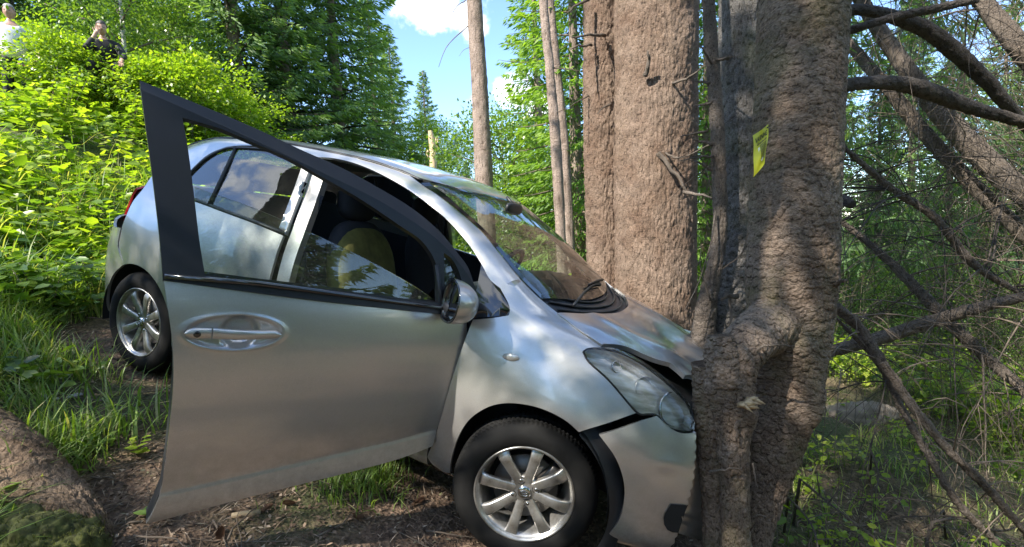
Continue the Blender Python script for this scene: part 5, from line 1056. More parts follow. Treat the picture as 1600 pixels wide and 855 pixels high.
stubs(dt, [([(1112, 100, 2.58), (1100, 80, 2.5), (1088, 65, 2.5)], .007), ([(1118, 95, 2.58), (1135, 90, 2.5), (1147, 88, 2.5)], .006), ([(1115, 245, 2.58), (1095, 246, 2.5), (1060, 252, 2.45)], .007), ([(1105, 205, 2.6), (1080, 210, 2.6), (1062, 214, 2.6)], .008), ([(1118, 270, 2.6), (1100, 258, 2.6), (1085, 250, 2.6)], .010), ([(1118, 330, 2.55), (1110, 380, 2.5), (1092, 440, 2.5), (1070, 485, 2.5)], .005), ([(1110, 470, 2.55), (1095, 420, 2.5), (1095, 380, 2.5)], .005), ([(1110, 130, 2.58), (1098, 128, 2.6), (1084, 126, 2.6)], .009), ([(1112, 160, 2.58), (1098, 164, 2.6), (1084, 166, 2.6)], .009), ([(1114, 225, 2.58), (1098, 222, 2.6), (1082, 218, 2.6)], .011)], DEADW)

# trunk with the notice: leans out from a fused base, with a chopped limb the car has hit
nt_ = near_tree('notice_spruce', 'brown scaly spruce trunk carrying the yellow notice, its chopped limb against the bumper', 'spruce tree')
link('trunk', trunk_mesh('trunk', apath((1152, 1040, 2.00, 44), (1162, 940, 2.00, 30), (1175, 850, 2.02, 25), (1192, 770, 2.04, 31), (1212, 690, 2.06, 41), (1227, 610, 2.07, 48), (1236, 530, 2.07, 56), (1236, 450, 2.06, 63), (1240, 350, 2.05, 61), (1247, 200, 2.05, 61), (1251, 60, 2.05, 62), (1254, -120, 2.05, 62), (1258, -400, 2.05, 58), (1262, -900, 2.05, 50), (1275, -3300, 2.05, 26)), 250, 900, (.036, .033), .0036, 31, lumps=[(.103, -.75, .035, .10, .5), (.115, .1, .03, .07, .5), (.095, 1.0, .04, .10, .4)], coarse=.014), BARKB, nt_)
high_crown(nt_, at(1275, -3300, 2.05), .55, 4.0, -1.5)
link('chopped_limb', trunk_mesh('chopped_limb', apath((1150, 1040, 1.88, 46), (1152, 940, 1.86, 36), (1150, 850, 1.85, 23), (1150, 770, 1.84, 22), (1147, 700, 1.83, 24), (1143, 640, 1.83, 31), (1142, 595, 1.83, 33), (1150, 558, 1.85, 34), (1172, 532, 1.90, 34), (1204, 508, 1.98, 38), (1232, 470, 2.07, 40)), 150, 360, (.033, .030), .0038, 41, lumps=[(.50, -.3, .02, .06, .6), (.66, -1.0, .025, .05, .5), (.60, 1.2, .02, .06, .4)], coarse=.018), BARKB, nt_)
link('sawn_stub', trunk_mesh('sawn_stub', apath((1122, 1000, 1.93, 26), (1118, 900, 1.93, 16), (1116, 800, 1.91, 15), (1112, 720, 1.90, 17), (1107, 650, 1.88, 19), (1104, 600, 1.87, 18), (1102, 568, 1.865, 17)), 90, 200, (.024, .026), .0045, 51, cap=True, coarse=.012), BARKB, nt_)
link('broken_knob', trunk_mesh('broken_knob', apath((1136, 600, 1.820, 26), (1130, 560, 1.820, 22), (1127, 540, 1.820, 18), (1126, 524, 1.820, 13)), 60, 60, (.018, .018), .006, 53, cap=True, coarse=.02), BARKB, nt_)
mb = MB(); g2_ = np.random.default_rng(5)
for i in range(11):
    a = g2_.uniform(-1.2, 1.2); u0, v0 = 1158 + g2_.uniform(-6, 8), 628 + g2_.uniform(-7, 7); u1, v1 = u0 + g2_.uniform(14, 42), v0 + g2_.uniform(-9, 14); p0, p1 = at(u0, v0, 1.76), at(u1, v1, 1.69); d = p1 - p0; n_ = np.cross(d, [0, 0, 1.]); n_ /= np.linalg.norm(n_); w = g2_.uniform(.006, .013); th = np.array([0, -.004, 0]); m_ = p0 + d * .5 + [0, 0, g2_.uniform(-.006, .01)]; q = np.cross(n_, d); q /= np.linalg.norm(q)
    mb.add([p0 - q * w * .7, p0 + q * w * .7, m_ + q * w, m_ - q * w, p1, p0 + n_ * .006, m_ + n_ * .007], [[0, 1, 5], [1, 2, 6], [1, 6, 5], [0, 5, 6], [0, 6, 3], [2, 4, 6], [3, 6, 4], [0, 3, 2], [0, 2, 1], [2, 3, 4]])
o = mb.obj('splinters', WOODC, nt_, smooth=False)
o['kind'] = 'stuff'
stubs(nt_, [([(1158, 655, 1.774), (1150, 668, 1.747), (1152, 690, 1.747)], .010), ([(1168, 575, 1.847), (1185, 545, 1.774), (1215, 540, 1.747), (1243, 541, 1.729)], .006), ([(1108, 738, 1.793), (1130, 734, 1.756), (1160, 731, 1.747)], .006), ([(1176, 724, 1.802), (1180, 745, 1.774), (1183, 762, 1.774)], .004), ([(1175, 808, 1.820), (1192, 806, 1.793), (1203, 815, 1.793)], .005), ([(1290, 460, 2.002), (1308, 444, 1.911), (1322, 436, 1.820)], .014)], DEADW)
DARKLIMB = bark_mat('dark_limb_bark', (.02, .016, .012), (.060, .048, .038), (.12, .10, .085), 1.5)
# live limbs of this tree reaching right
for rows in [[(1290, 142, 2.1, 13), (1340, 131, 2.15, 10), (1400, 130, 2.2, 10), (1450, 142, 2.25, 11), (1500, 162, 2.3, 9), (1560, 180, 2.35, 8), (1640, 200, 2.4, 7)], [(1310, 18, 2.3, 9), (1350, 16, 2.35, 8), (1400, 28, 2.4, 9), (1450, 48, 2.45, 10), (1500, 88, 2.5, 10), (1545, 130, 2.55, 9), (1575, 165, 2.6, 8), (1620, 215, 2.7, 7)], [(1300, 55, 2.25, 6), (1340, 44, 2.2, 6), (1400, 26, 2.2, 6), (1460, 14, 2.2, 5), (1525, 0, 2.2, 4)], [(1300, 310, 2.35, 11), (1318, 314, 2.3, 9), (1332, 320, 2.25, 6)]]:
    p = apath(*rows); link('limb', trunk_mesh('limb', p, 24, 120, (.02, .03), .0025, 61, cap=True, coarse=.008), DARKLIMB, nt_)

# notice: bent yellow sheet on the trunk
sg = near_tree('notice', 'bent yellow paper notice with black print nailed to the brown trunk', 'sign')
cn = [at(1176, 212, 1.84), at(1201, 194, 1.83), at(1194, 256, 1.83), at(1177, 277, 1.85)]   # tl tr br bl
def nsurf(s, t): 
    p = (cn[0] * (1 - s) + cn[1] * s) * (1 - t) + (cn[3] * (1 - s) + cn[2] * s) * t
    return p + np.array([0, -1, 0]) * (.010 * math.sin(PI * s) + .006 * math.sin(PI * t) + .003 * math.sin(9 * t + 5 * s)) 
V = [nsurf(i / 12, j / 12) for j in range(13) for i in range(13)]; F = [(j * 13 + i, j * 13 + i + 1, j * 13 + i + 14, j * 13 + i + 13) for j in range(12) for i in range(12)]
YEL = simple('yellow_paper', (.50, .50, .02), .5, var=.06, coat=.2); INK = simple('black_print', (.02, .02, .02), .6); PALEI = simple('pale_print', (.75, .78, .6), .5)
me = make_mesh('sheet', V, np.array(F)); so = link('paper_sheet', me, YEL, sg)
def ntext(txt, s0, s1, t0, t1, m, name):
    fc = bpy.data.curves.new('tmp', 'FONT'); fc.body = txt; fc.size = 1; fc.offset = .028; fo = bpy.data.objects.new('tmp', fc); COL.objects.link(fo); bpy.context.view_layer.update(); tm_ = bpy.data.meshes.new_from_object(fo.evaluated_get(bpy.context.evaluated_depsgraph_get())); bpy.data.objects.remove(fo)
    bm = bmesh.new(); bm.from_mesh(tm_); bmesh.ops.triangulate(bm, faces=bm.faces[:])
    xs = [v.co.x for v in bm.verts]; ys = [v.co.y for v in bm.verts]; x0, x1, y0, y1 = min(xs), max(xs), min(ys), max(ys)
    for v in bm.verts: p = nsurf(s0 + (s1 - s0) * (v.co.x - x0) / (x1 - x0), t1 + (t0 - t1) * (v.co.y - y0) / (y1 - y0)); v.co = Vector(p + np.array([0, -.0022, 0]))
    me = bpy.data.meshes.new(name); bm.to_mesh(me); bm.free(); return link(name, me, m, sg)
ntext('VARNING', .08, .88, .11, .24, INK, 'heading_print'); ntext('Granbarkb', .2, .82, .27, .325, INK, 'subheading_print')
mb = MB()
for k in range(13):
    t = .36 + k * .034; a, b = (.36 + .008 * k, .82 - .012 * (k % 3)); P = [nsurf(a + (b - a) * q / 6, t) + [0, -.002, 0] for q in range(7)]; Q = [nsurf(a + (b - a) * q / 6, t + .014) + [0, -.002, 0] for q in range(7)]; mb.add(P + Q, [(q, q + 1, q + 8, q + 7) for q in range(6)])
o = mb.obj('text_lines', INK, sg); o['kind'] = 'stuff'
mb = MB(); T_ = [(.24, .40), (.32, .38), (.66, .74), (.60, .80), (.50, .78)]; mb.add([nsurf(*p) + [0, -.003, 0] for p in T_], [[0, 1, 2], [0, 2, 3], [0, 3, 4]]); mb.obj('pale_stripe', PALEI, sg)
mb = MB(); c = nsurf(.90, .06); lump(mb, c + [0, -.003, 0], (.006, .006, .006), 2, n=6, m=8); mb.obj('nail', INK, sg)

# ------------------------------------------------ left foreground spruce foot with roots, mossy stone
lf = near_tree('left_spruce', 'foot of a big scaly spruce with a thick root running down at the lower left', 'spruce tree')
p = apath((-170, 760, 1.95, 110), (-170, 560, 1.95, 84), (-175, 300, 1.95, 72), (-180, 0, 1.95, 68), (-185, -500, 1.95, 62)); p[0, 2] -= .2; p[0, 3] *= 1.1
link('trunk', trunk_mesh('trunk', p, 100, 200, (.04, .04), .008, 71, coarse=.03), BARKB, lf); high_crown(lf, at(-130, -450, 1.95), .95, 1.0, 5.2)
link('root', trunk_mesh('root', apath((-200, 640, 2.0, 90), (-110, 690, 1.92, 84), (-30, 725, 1.86, 70), (25, 752, 1.80, 58), (70, 778, 1.75, 46), (108, 800, 1.70, 34), (140, 820, 1.68, 22), (168, 842, 1.68, 12)), 170, 300, (.036, .036), .0060, 73, coarse=.018), BARKR, lf)
RG0 = np.random.default_rng(3)
ms_ = trunk_mesh('mossy_stone', apath((-60, 870, 1.52, 30), (-20, 862, 1.52, 44), (40, 862, 1.5, 50), (95, 868, 1.5, 46), (130, 880, 1.5, 30), (142, 890, 1.5, 10)), 110, 130, (.05, .05), .016, 75, coarse=.05, cap=True)
MOSS = simple('moss', (.060, .065, .016), .95, var=.75, scale=38, bmp=1.0); tag(link('mossy_stone', ms_, MOSS), 'flat mossy stone below the thick root at the lower left', 'stone')

_mv = np.array([v.co[:] for v in ms_.vertices]); _mi = RG0.integers(0, len(_mv), 9000); _mp = _mv[_mi] + RG0.normal(0, .004, (9000, 3)); V, F, A = stamp(DIA_T * [1, .35, 1], DIA_F, _mp, basis_from(RG0.normal(0, .8, (9000, 3)) + [0, -.2, .9]), RG0.uniform(.006, .018, 9000), RG0.uniform(.1, .8, 9000))
o = link('moss_tufts', make_mesh('moss_tufts', V, F, {'var': A}, False), leaf_mat('moss_tuft', [(0, (.03, .04, .01)), (.6, (.09, .10, .02)), (1, (.18, .19, .035))], .2, .8), bpy.data.objects['mossy_stone']); o['kind'] = 'stuff'
# ------------------------------------------------ dead trees and branches on the right
RG = np.random.default_rng(21)
def droop_path(p0, d, L, n=9, sag=.5, wob=.05):
    s = np.linspace(0, 1, n)[:, None]; d = np.asarray(d, float); d /= np.linalg.norm(d); w = np.cumsum(RG.normal(0, wob * L / n, (n, 3)), 0); return np.asarray(p0) + d * s * L + np.array([0, 0, -1.0]) * sag * L * s**2 + w
def dead_tree(label, rows, m=DEADW, ntw=60, Lr=(.4, 1.3), gray=TWIG, name='dead_spruce', nth=26, sub=True):
    t = near_tree(name, label, 'dead tree', 'leaning and fallen dead trees on the right'); p = apath(*rows); link('trunk', trunk_mesh('trunk', p, nth, 140, (.025, .04), .004, int(rows[0][0]) % 90, cap=True, coarse=.012), m, t)
    C = spline(p, 200)[:, :3]; br = []
    for i in range(ntw):
        a = C[RG.integers(10, 190)]; d = RG.normal(0, 1, 3) * [1, .8, .5] + [0, 0, .05]; L = RG.uniform(*Lr); q = droop_path(a, d, L, 9, RG.uniform(.1, .6)); br.append((q, np.linspace(.0045 * L + .0015, .0009, 9)))
        if sub:
            for k in range(RG.integers(2, 6)): j = RG.integers(2, 8); dd = (q[j] - q[j - 1]) / np.linalg.norm(q[j] - q[j - 1]) + RG.normal(0, .7, 3); br.append((droop_path(q[j], dd, L * RG.uniform(.2, .5), 6, RG.uniform(.2, .9)), np.linspace(.0028, .0008, 6)))
    o = link('twigs', stick_mesh('twigs', br, 4), gray, t); o['kind'] = 'stuff'; return t
dead_tree('leaning grey dead trunk crossing the upper right corner down to the frame edge', [(1310, -60, 4.6, 8), (1370, 40, 4.5, 10), (1440, 140, 4.4, 12), (1500, 210, 4.3, 14), (1560, 270, 4.2, 16), (1660, 350, 4.1, 17)], ntw=26)
dead_tree('second leaning dead trunk, lower, coming down behind the first', [(1300, 40, 4.8, 7), (1380, 130, 4.6, 8), (1450, 215, 4.5, 9), (1530, 300, 4.4, 10), (1620, 385, 4.3, 11)], ntw=26)
dead_tree('leaning trunk in the very upper right corner', [(1480, -60, 3.2, 9), (1540, 10, 3.1, 11), (1590, 70, 3.0, 13), (1660, 150, 3.0, 15)], ntw=18)
dead_tree('smooth fallen grey log lying across behind the big trunk, rising to the right', [(1250, 565, 3.1, 9), (1300, 549, 3.0, 9), (1400, 520, 2.95, 8.5), (1480, 495, 2.9, 8), (1560, 473, 2.85, 7.5), (1680, 445, 2.8, 7)], ntw=14, name='fallen_log')
dead_tree('long thin dead pole slanting from the big trunk down to the lower right', [(1300, 335, 3.4, 4), (1380, 400, 3.3, 5), (1450, 470, 3.2, 6.5), (1520, 540, 3.1, 7), (1590, 600, 3.0, 7), (1680, 670, 2.9, 7)], ntw=24, name='dead_pole')
dead_tree('dead branch hanging from the big trunk down to the ground at the lower right', [(1306, 478, 2.4, 5), (1345, 515, 2.4, 5.5), (1385, 575, 2.35, 5.5), (1430, 640, 2.3, 5), (1480, 700, 2.3, 4.5), (1540, 760, 2.3, 5), (1600, 830, 2.3, 4)], ntw=16, Lr=(.2, .7), name='hanging_branch')
dead_tree('second dead branch beside it, thinner and darker', [(1300, 490, 2.5, 3), (1370, 565, 2.45, 4), (1410, 640, 2.4, 3.5), (1450, 710, 2.35, 3.2), (1500, 790, 2.3, 3), (1560, 850, 2.3, 3)], gray=TWIGD, ntw=14, Lr=(.2, .7), name='hanging_branch')
dead_tree('thin dead bough from the big trunk across the middle of the tangle', [(1300, 215, 2.9, 3), (1340, 250, 2.9, 4), (1400, 300, 2.9, 4), (1460, 340, 2.9, 4), (1530, 420, 2.9, 4), (1640, 480, 2.9, 3)], gray=TWIGD, ntw=40, name='dead_bough')
# long curved dead shoots of the tangle: the ones that show largest are things of their own
tg = []
for i in range(2000):
    u, v, d = RG.uniform(1310, 1720), RG.uniform(-160, 600)**1.0, RG.uniform(2.6, 6.5); p0 = at(u, v, d); dr = np.array([RG.normal(.2, 1), RG.normal(0, .7), RG.normal(-.1, .6)]); L = RG.uniform(.35, 1.5)
    tg.append((droop_path(p0, dr, L, 8, RG.uniform(.4, 1.6), .10), np.linspace(.0008 + .0012 * L, .0005, 8), i))
for m, k, nm, lb in ((TWIG, 0, 'pale_dead_twigs', 'tangle of pale thin dead twigs right of the big trunk'), (TWIGD, 1, 'dark_dead_twigs', 'tangle of dark thin dead twigs right of the big trunk')):
    o = link(nm, stick_mesh(nm, [(a, b) for a, b, i in tg if (i % 5 < 2) == (k == 0)], 4), m); tag(o, lb, 'twigs', kind='stuff')
# needles still hanging in the tangle
n = 26000; U = RG.uniform(1310, 1760, n); Vp = RG.uniform(-220, 420, n); Dd = RG.uniform(4.5, 8, n); cl = fbm(U / 60, Vp / 34, 0, 44); kp = cl > .54; U, Vp, Dd = U[kp], Vp[kp], Dd[kp]
P = np.array([at(a, b, c) for a, b, c in zip(U, Vp, Dd)]); D_ = RG.normal(0, 1, P.shape) + [.6, 0, -.8]; V, F, A = stamp(SPR_T * [1, .8, 1], DIA_F, P, basis_from(D_, roll=RG.uniform(-1, 1, len(P))), RG.uniform(.08, .2, len(P)), RG.uniform(0, .6, len(P)))
tag(link('hanging_needles', make_mesh('hanging_needles', V, F, {'var': A}, False), NEEDLE), 'sparse drooping spruce needles hanging among the dead twigs', 'needles', kind='stuff')
# ================================================================== UNDERGROWTH
PG = np.random.default_rng(99)
def field(n, u0, u1, r0, r1, pw=1.0, keep=None):
    """points on the ground spread evenly as the camera's surroundings recede"""
    u = PG.uniform(u0, u1, n); r_ = r0 * (r1 / r0)**(PG.random(n)**pw); d = np.stack([(u - 800) / FPX, np.ones(n)], 1); d /= np.linalg.norm(d, axis=1)[:, None]; X, Y = d[:, 0] * r_, d[:, 1] * r_
    Z = gz(X, Y); P = np.stack([X, Y, Z], 1); c = world2car(P); ok = ~((c[:, 0] > -2.98) & (c[:, 0] < .85) & (abs(c[:, 1]) < .82)); b = bare(X, Y)
    ok &= PG.random(n) > b * 1.15
    # keep the swing of the open door clear of tall plants
    if keep is not None: ok &= keep(X, Y, r_, c)
    ok &= ~((c[:, 0] > -3.05) & (c[:, 0] < -1.9) & (c[:, 1] > -1.7) & (c[:, 1] < -.7) & (PG.random(n) > .25)); P, r_, c = P[ok], r_[ok], c[ok]; return P, r_, c
def grass(name, P, hgt, m, label, width=.007, dry=.1):
    n = len(P); az = PG.uniform(0, 2 * PI, n); h = hgt * PG.uniform(.5, 1.3, n); lean = PG.uniform(.15, 1.15, n); d = np.stack([np.cos(az), np.sin(az), 0 * az], 1); s = np.stack([-np.sin(az), np.cos(az), 0 * az], 1); w = width * PG.uniform(.6, 1.5, n)
    rows = []
    for t, ww in ((0, 1), (.35, .9), (.7, .6), (1.0, 0)):
        c = P + d * (h * lean * t**1.7)[:, None] + np.array([0, 0, 1]) * (h * (t - .42 * lean * t**2.2))[:, None]
        rows += [c - s * (w * ww)[:, None], c + s * (w * ww)[:, None]] if ww else [c]
    V = np.stack(rows, 1); F4 = np.array([(0, 1, 3, 2), (2, 3, 5, 4)]); F3 = np.array([(4, 5, 6)]); k = (np.arange(n) * 7)[:, None, None]
    var = np.where(PG.random(n) < dry, PG.uniform(.88, 1, n), PG.uniform(.1, .85, n)); me = make_mesh(name, V.reshape(-1, 3), [(F4[None] + k).reshape(-1, 4), (F3[None] + k).reshape(-1, 3)], {'var': np.repeat(var, 7)})
    return tag(link(name, me, m), label, 'grass', kind='stuff')
def leafy(name, P, hgt, m, label, nl=11, size=.075, tpl=(LEAF_T, LEAF_F), bright=.5):
    n = len(P); h = np.broadcast_to(hgt, (n,)) * PG.uniform(.5, 1.25, n); az0 = PG.uniform(0, 2 * PI, n); ln = PG.uniform(0, .35, n); D0 = np.stack([np.cos(az0) * ln, np.sin(az0) * ln, 1 + 0 * az0], 1)
    i = np.repeat(np.arange(n), nl); j = np.tile(np.arange(nl), n); t = .30 + .70 * (j + PG.random(len(j)) * .6) / nl; az = az0[i] + j * 2.4 + PG.uniform(-.4, .4, len(j)); pet = PG.uniform(.02, .13, len(j)) * (1.25 - t * .8) * (h[i] / .5 + .4)
    o = np.stack([np.cos(az), np.sin(az), PG.uniform(-.1, .5, len(j))], 1); B = P[i] + D0[i] * (h[i] * t)[:, None] + o * pet[:, None]; D = o + [0, 0, -.25] + PG.normal(0, .25, (len(j), 3)); vb = PG.normal(bright, .24, n)
    V, F, A = stamp(tpl[0], tpl[1], B, basis_from(D, roll=PG.uniform(-.9, .9, len(j))), size * PG.uniform(.55, 1.35, len(j)) * PG.uniform(.55, 1.5, n)[i], np.clip(vb[i] + PG.normal(0, .10, len(j)), 0, 1))
    sV = []; w = .0022
    S0, S1 = P, P + D0 * h[:, None]; sV = np.stack([S0 + [w, 0, 0], S0 + [-w, w, 0], S0 + [-w, -w, 0], S1], 1).reshape(-1, 3); k = (np.arange(n) * 4)[:, None, None]; sF = (np.array([(0, 1, 3), (1, 2, 3), (2, 0, 3)])[None] + k).reshape(-1, 3) + len(V)
    me = make_mesh(name, np.vstack([V, sV]), np.vstack([F, sF]), {'var': np.concatenate([A, np.full(len(sV), .35)])}, True); return tag(link(name, me, m), label, 'undergrowth', kind='stuff')
# left bank
P, r_, c = field(32000, -260, 720, 2.0, 8.5, .9, lambda X, Y, r, c: (fbm(X * 1.1, Y * 1.1, 0, 61, 3) > .36) & ((r > 2.6) | (X < -1.6)))
grass('bank_grass', P, .24 + .05 * (r_ > 4), GRASSM, 'long green grass on the bank beside the rear wheel', .0042, .2)
P, r_, c = field(28000, -260, 420, 1.7, 4.6, 1, lambda X, Y, r, c: (fbm(X * 1.5, Y * 1.5, 0, 62, 3) > .44) & (Y > 1.6))
grass('near_grass', P, .17, GRASSM, 'short tufted grass between the thick root and the rear wheel', .0030, .14)
P, r_, c = field(1100, -260, 760, 4.2, 7.0, 1, lambda X, Y, r, c: (fbm(X * .9, Y * .9, 0, 63, 3) > .46))
leafy('bank_herbs', P, .26, LEAFG, 'broad leafed herbs on the shaded part of the bank', 12, .085, bright=.42)
P, r_, c = field(1900, -260, 900, 5.8, 12.5, .9, lambda X, Y, r, c: fbm(X * .8, Y * .8, 0, 67, 3) + (r - 6) * .05 > .47)
leafy('bank_raspberries', P, .15 + .6 * fbm(P[:, 0] * .7, P[:, 1] * .7, 0, 70, 2), LEAFY, 'bright raspberry and nettle growth covering the upper bank', 12, .115, bright=.55)
P, r_, c = field(900, -260, 900, 5.6, 12.5, .9, lambda X, Y, r, c: fbm(X * .8 + 7, Y * .8, 0, 68, 3) > .48)
leafy('bank_tall_herbs', P, .38, LEAFG, 'darker tall herbs between the raspberries on the bank', 11, .105, bright=.5)
P, r_, c = field(9000, -260, 760, 4.6, 11, .9, lambda X, Y, r, c: fbm(X * .9 + 3, Y * .9, 0, 69, 3) > .5)
grass('bank_stalks', P, .55, GRASSM, 'tall grass and dry stalks among the herbs of the bank', .006, .35)
P, r_, c = field(900, -260, 300, 2.3, 3.6, 1, lambda X, Y, r, c: fbm(X * 2, Y * 2, 0, 64, 2) > .48)
leafy('low_herbs', P, .15, LEAFG, 'low herbs among the short grass at the left', 8, .055, bright=.62)
P, r_, c = field(1500, 560, 1150, 4.6, 14, .9, lambda X, Y, r, c: c[:, 1] > 1.0)
leafy('herbs_beyond_the_car', P, .50, LEAFY, 'herbs growing beyond the car under the bushes', 12, .085, bright=.5)
P, r_, c = field(9000, 500, 1750, 12, 34, 1)
leafy('far_ground_cover', P, .55, LEAFG, 'green ground cover far behind the trunks', 5, .22, (DIA_T * [1, 1.4, 1], DIA_F), bright=.6)
P, r_, c = field(30000, -200, 500, 3.2, 8.5, 1, lambda X, Y, r, c: (fbm(X * 1.3, Y * 1.3, 0, 71, 3) > .42))
grass('dry_bank_grass', P, .24, GRASSM, 'pale half dry grass lying on the bank above the rear wheel', .0036, .35)
P, r_, c = field(5000, 440, 640, 1.6, 2.6, 1)
for nm_, cx_, cy_, lb_ in (('grass_tuft', 545, 765, 'tuft of green grass in the litter under the middle of the open door'), ('grass_tuft', 590, 745, 'small grass tuft near the sill under the open door')):
    q_ = at(cx_, cy_, 1.0) - CAMPOS; t__ = 1.2
    while t__ < 4 and (CAMPOS + q_ * t__)[2] > gzs(*(CAMPOS + q_ * t__)[:2]): t__ += .02
    q_ = CAMPOS + q_ * t__; X_ = q_[0] + PG.normal(0, .09, 260); Y_ = q_[1] + PG.normal(0, .09, 260); o_ = grass(nm_, np.stack([X_, Y_, gz(X_, Y_)], 1), .10, GRASSM, lb_, .0025, .1); o_['category'] = 'grass tuft'
# right side floor
P, r_, c = field(3600, 1150, 1800, 2.5, 11, .9, lambda X, Y, r, c: (c[:, 0] > 1.0) & (fbm(X * 1.3, Y * 1.3, 0, 65, 3) > .48))
leafy('right_herbs', P, .18, LEAFY, 'small leafed herbs on the floor right of the big trunk', 11, .036, bright=.6)
P, r_, c = field(11000, 1150, 1800, 2.4, 12, .9, lambda X, Y, r, c: (c[:, 0] > 1.0) & (fbm(X * 1.3, Y * 1.3, 0, 66, 3) > .5))
grass('right_grass', P, .14, GRASSM, 'thin grass on the floor right of the big trunk', .003, .45)
P, r_, c = field(1300, 1250, 1850, 6.0, 12, 1); leafy('right_thicket', P, .42, LEAFY, 'sunlit green growth behind the dead branches', 12, .085, bright=.5)
# plants that stand out one by one: tall raspberry shoots on the bank
for k, (u, d, hh, lb) in enumerate([(30, 4.3, .62, 'leafy shoot with big toothed leaves at the left frame edge'), (95, 5.0, .75, 'leafy shoot standing before the shaded bank'), (185, 5.6, .8, 'leafy shoot just left of the car tail lamp'), (60, 3.2, .42, 'yellow green shoot low at the left above the grass'), (150, 3.6, .45, 'leafy shoot left of the rear wheel'), (120, 7.3, 1.15, 'tall raspberry shoot between the two people'), (210, 7.8, 1.1, 'tall raspberry shoot right of the person in black'), (85, 7.0, 1.0, 'raspberry shoot in front of the man in the pale shirt'), (270, 8.6, 1.2, 'raspberry shoot above the open door frame'), (340, 9.5, 1.3, 'raspberry shoot near the dark spruces')]):
    w = on_ground(u, d); w = np.array(w) + [0, 0, .03]; g4 = np.random.default_rng(k + 5); t_ = tag(empty('raspberry_shoot', tuple(w)), lb, 'plant', 'leafy shoots on the bank'); mb = MB(); B = []; D = []
    for q in range(5):
        az = g4.uniform(0, 2 * PI); L = hh * g4.uniform(.7, 1.1); pts = droop_path((0, 0, 0), (math.cos(az) * .35, math.sin(az) * .35, 1), L, 9, .12 * L, .02); add_tube(mb, pts, np.linspace(.004, .0015, 9), 5)
        for j in range(3, 9):
            for s_ in range(4): a2 = g4.uniform(0, 2 * PI); o_ = np.array([math.cos(a2), math.sin(a2), .15]); B.append(pts[j] + o_ * .04); D.append(o_ + [0, 0, -.3])
    mb.obj('stem', TWIG, t_); B, D = np.array(B), np.array(D); V, F, A = stamp(LEAF_T * [1, 1.25, 1], LEAF_F, B, basis_from(D, roll=g4.uniform(-.4, .4, len(B))), g4.uniform(.06, .13, len(B)), np.clip(g4.normal(.5, .2, len(B)), 0, 1)); link('leaves', make_mesh('leaves', V, F, {'var': A}), LEAFG if k < 5 else LEAFY, t_)
def small_plant(u, v_, d, hh, lb, nl=9, sz=.05, m=LEAFG, name='seedling'):
    p = at(u, v_, d); z = gzs(p[0], p[1]); t_ = tag(empty(name, (p[0], p[1], z)), lb, 'plant'); g4 = np.random.default_rng(int(u)); mb = MB(); B = []; D = []
    for q in range(3):
        az = g4.uniform(0, 2 * PI); pts = droop_path((0, 0, -.01), (math.cos(az) * .4, math.sin(az) * .4, 1), hh * g4.uniform(.6, 1), 6, .1 * hh, .02); add_tube(mb, pts, np.linspace(.002, .001, 6), 4)
        for j in range(nl // 3 + 1): a2 = g4.uniform(0, 2 * PI); o_ = np.array([math.cos(a2), math.sin(a2), .25]); B.append(pts[2 + j % 4]); D.append(o_)
    mb.obj('stem', TWIG, t_); B, D = np.array(B), np.array(D); V, F, A = stamp(LEAF_T * [1, 1.3, 1], LEAF_F, B, basis_from(D), sz * g4.uniform(.7, 1.3, len(B)), np.clip(g4.normal(.7, .15, len(B)), 0, 1)); link('leaves', make_mesh('leaves', V, F, {'var': A}), m, t_)
small_plant(925, 860, 1.62, .13, 'fresh green sprig before the front tyre'); small_plant(965, 872, 1.58, .10, 'small green sprig under the front bumper', m=LEAFY); small_plant(160, 720, 2.1, .12, 'small sprig at the edge of the shaded soil'); small_plant(215, 725, 2.15, .10, 'little bright plant beside the door edge', m=LEAFY); small_plant(240, 800, 1.8, .08, 'tiny seedling under the tip of the open door'); small_plant(405, 640, 2.3, .10, 'seedling in the shade behind the open door')

# ================================================================== LITTER
n = 60000; u = PG.uniform(-150, 1750, n); rr = 1.0 * (7 / 1.0)**(PG.random(n)**1.1); dd = np.stack([(u - 800) / FPX, np.ones(n)], 1); dd /= np.linalg.norm(dd, axis=1)[:, None]; X, Y = dd[:, 0] * rr, dd[:, 1] * rr; kp = PG.random(n) < .45 + bare(X, Y); X, Y = X[kp], Y[kp]
P = np.stack([X, Y, gz(X, Y) + PG.uniform(0, .012, len(X))], 1); D_ = PG.normal(0, 1, P.shape) * [1, 1, .3]
def litter_mat():
    m, t, o = nodes('litter'); p = prin(t, Roughness=.9); t.links.new(ramp(t, attr(t, 'var'), [(0, (.035, .02, .012)), (.4, (.12, .075, .045)), (.75, (.26, .18, .12)), (.93, (.42, .33, .24)), (1, (.12, .15, .04))]), p.inputs['Base Color']); t.links.new(p.outputs[0], o.inputs[0]); return m
LITTER = litter_mat()
h_ = len(P) // 2
V, F, A = stamp(DIA_T * [1, 1.2, 1], DIA_F, P[:h_], basis_from(D_[:h_], roll=PG.uniform(-.6, .6, h_)), PG.uniform(.008, .030, h_), PG.random(h_)**1.3); tag(link('bark_chips', make_mesh('bark_chips', V, F, {'var': A}, False), LITTER), 'brown bark chips and dead leaves scattered on the soil', 'litter', kind='stuff')
V, F, A = stamp(DIA_T * [1, .16, 1], DIA_F, P[h_:], basis_from(D_[h_:]), PG.uniform(.02, .07, len(P) - h_), PG.uniform(.3, .95, len(P) - h_)); tag(link('fallen_needles', make_mesh('fallen_needles', V, F, {'var': A}, False), LITTER), 'fallen needles and dry stalks on the soil', 'litter', kind='stuff')
tw = []
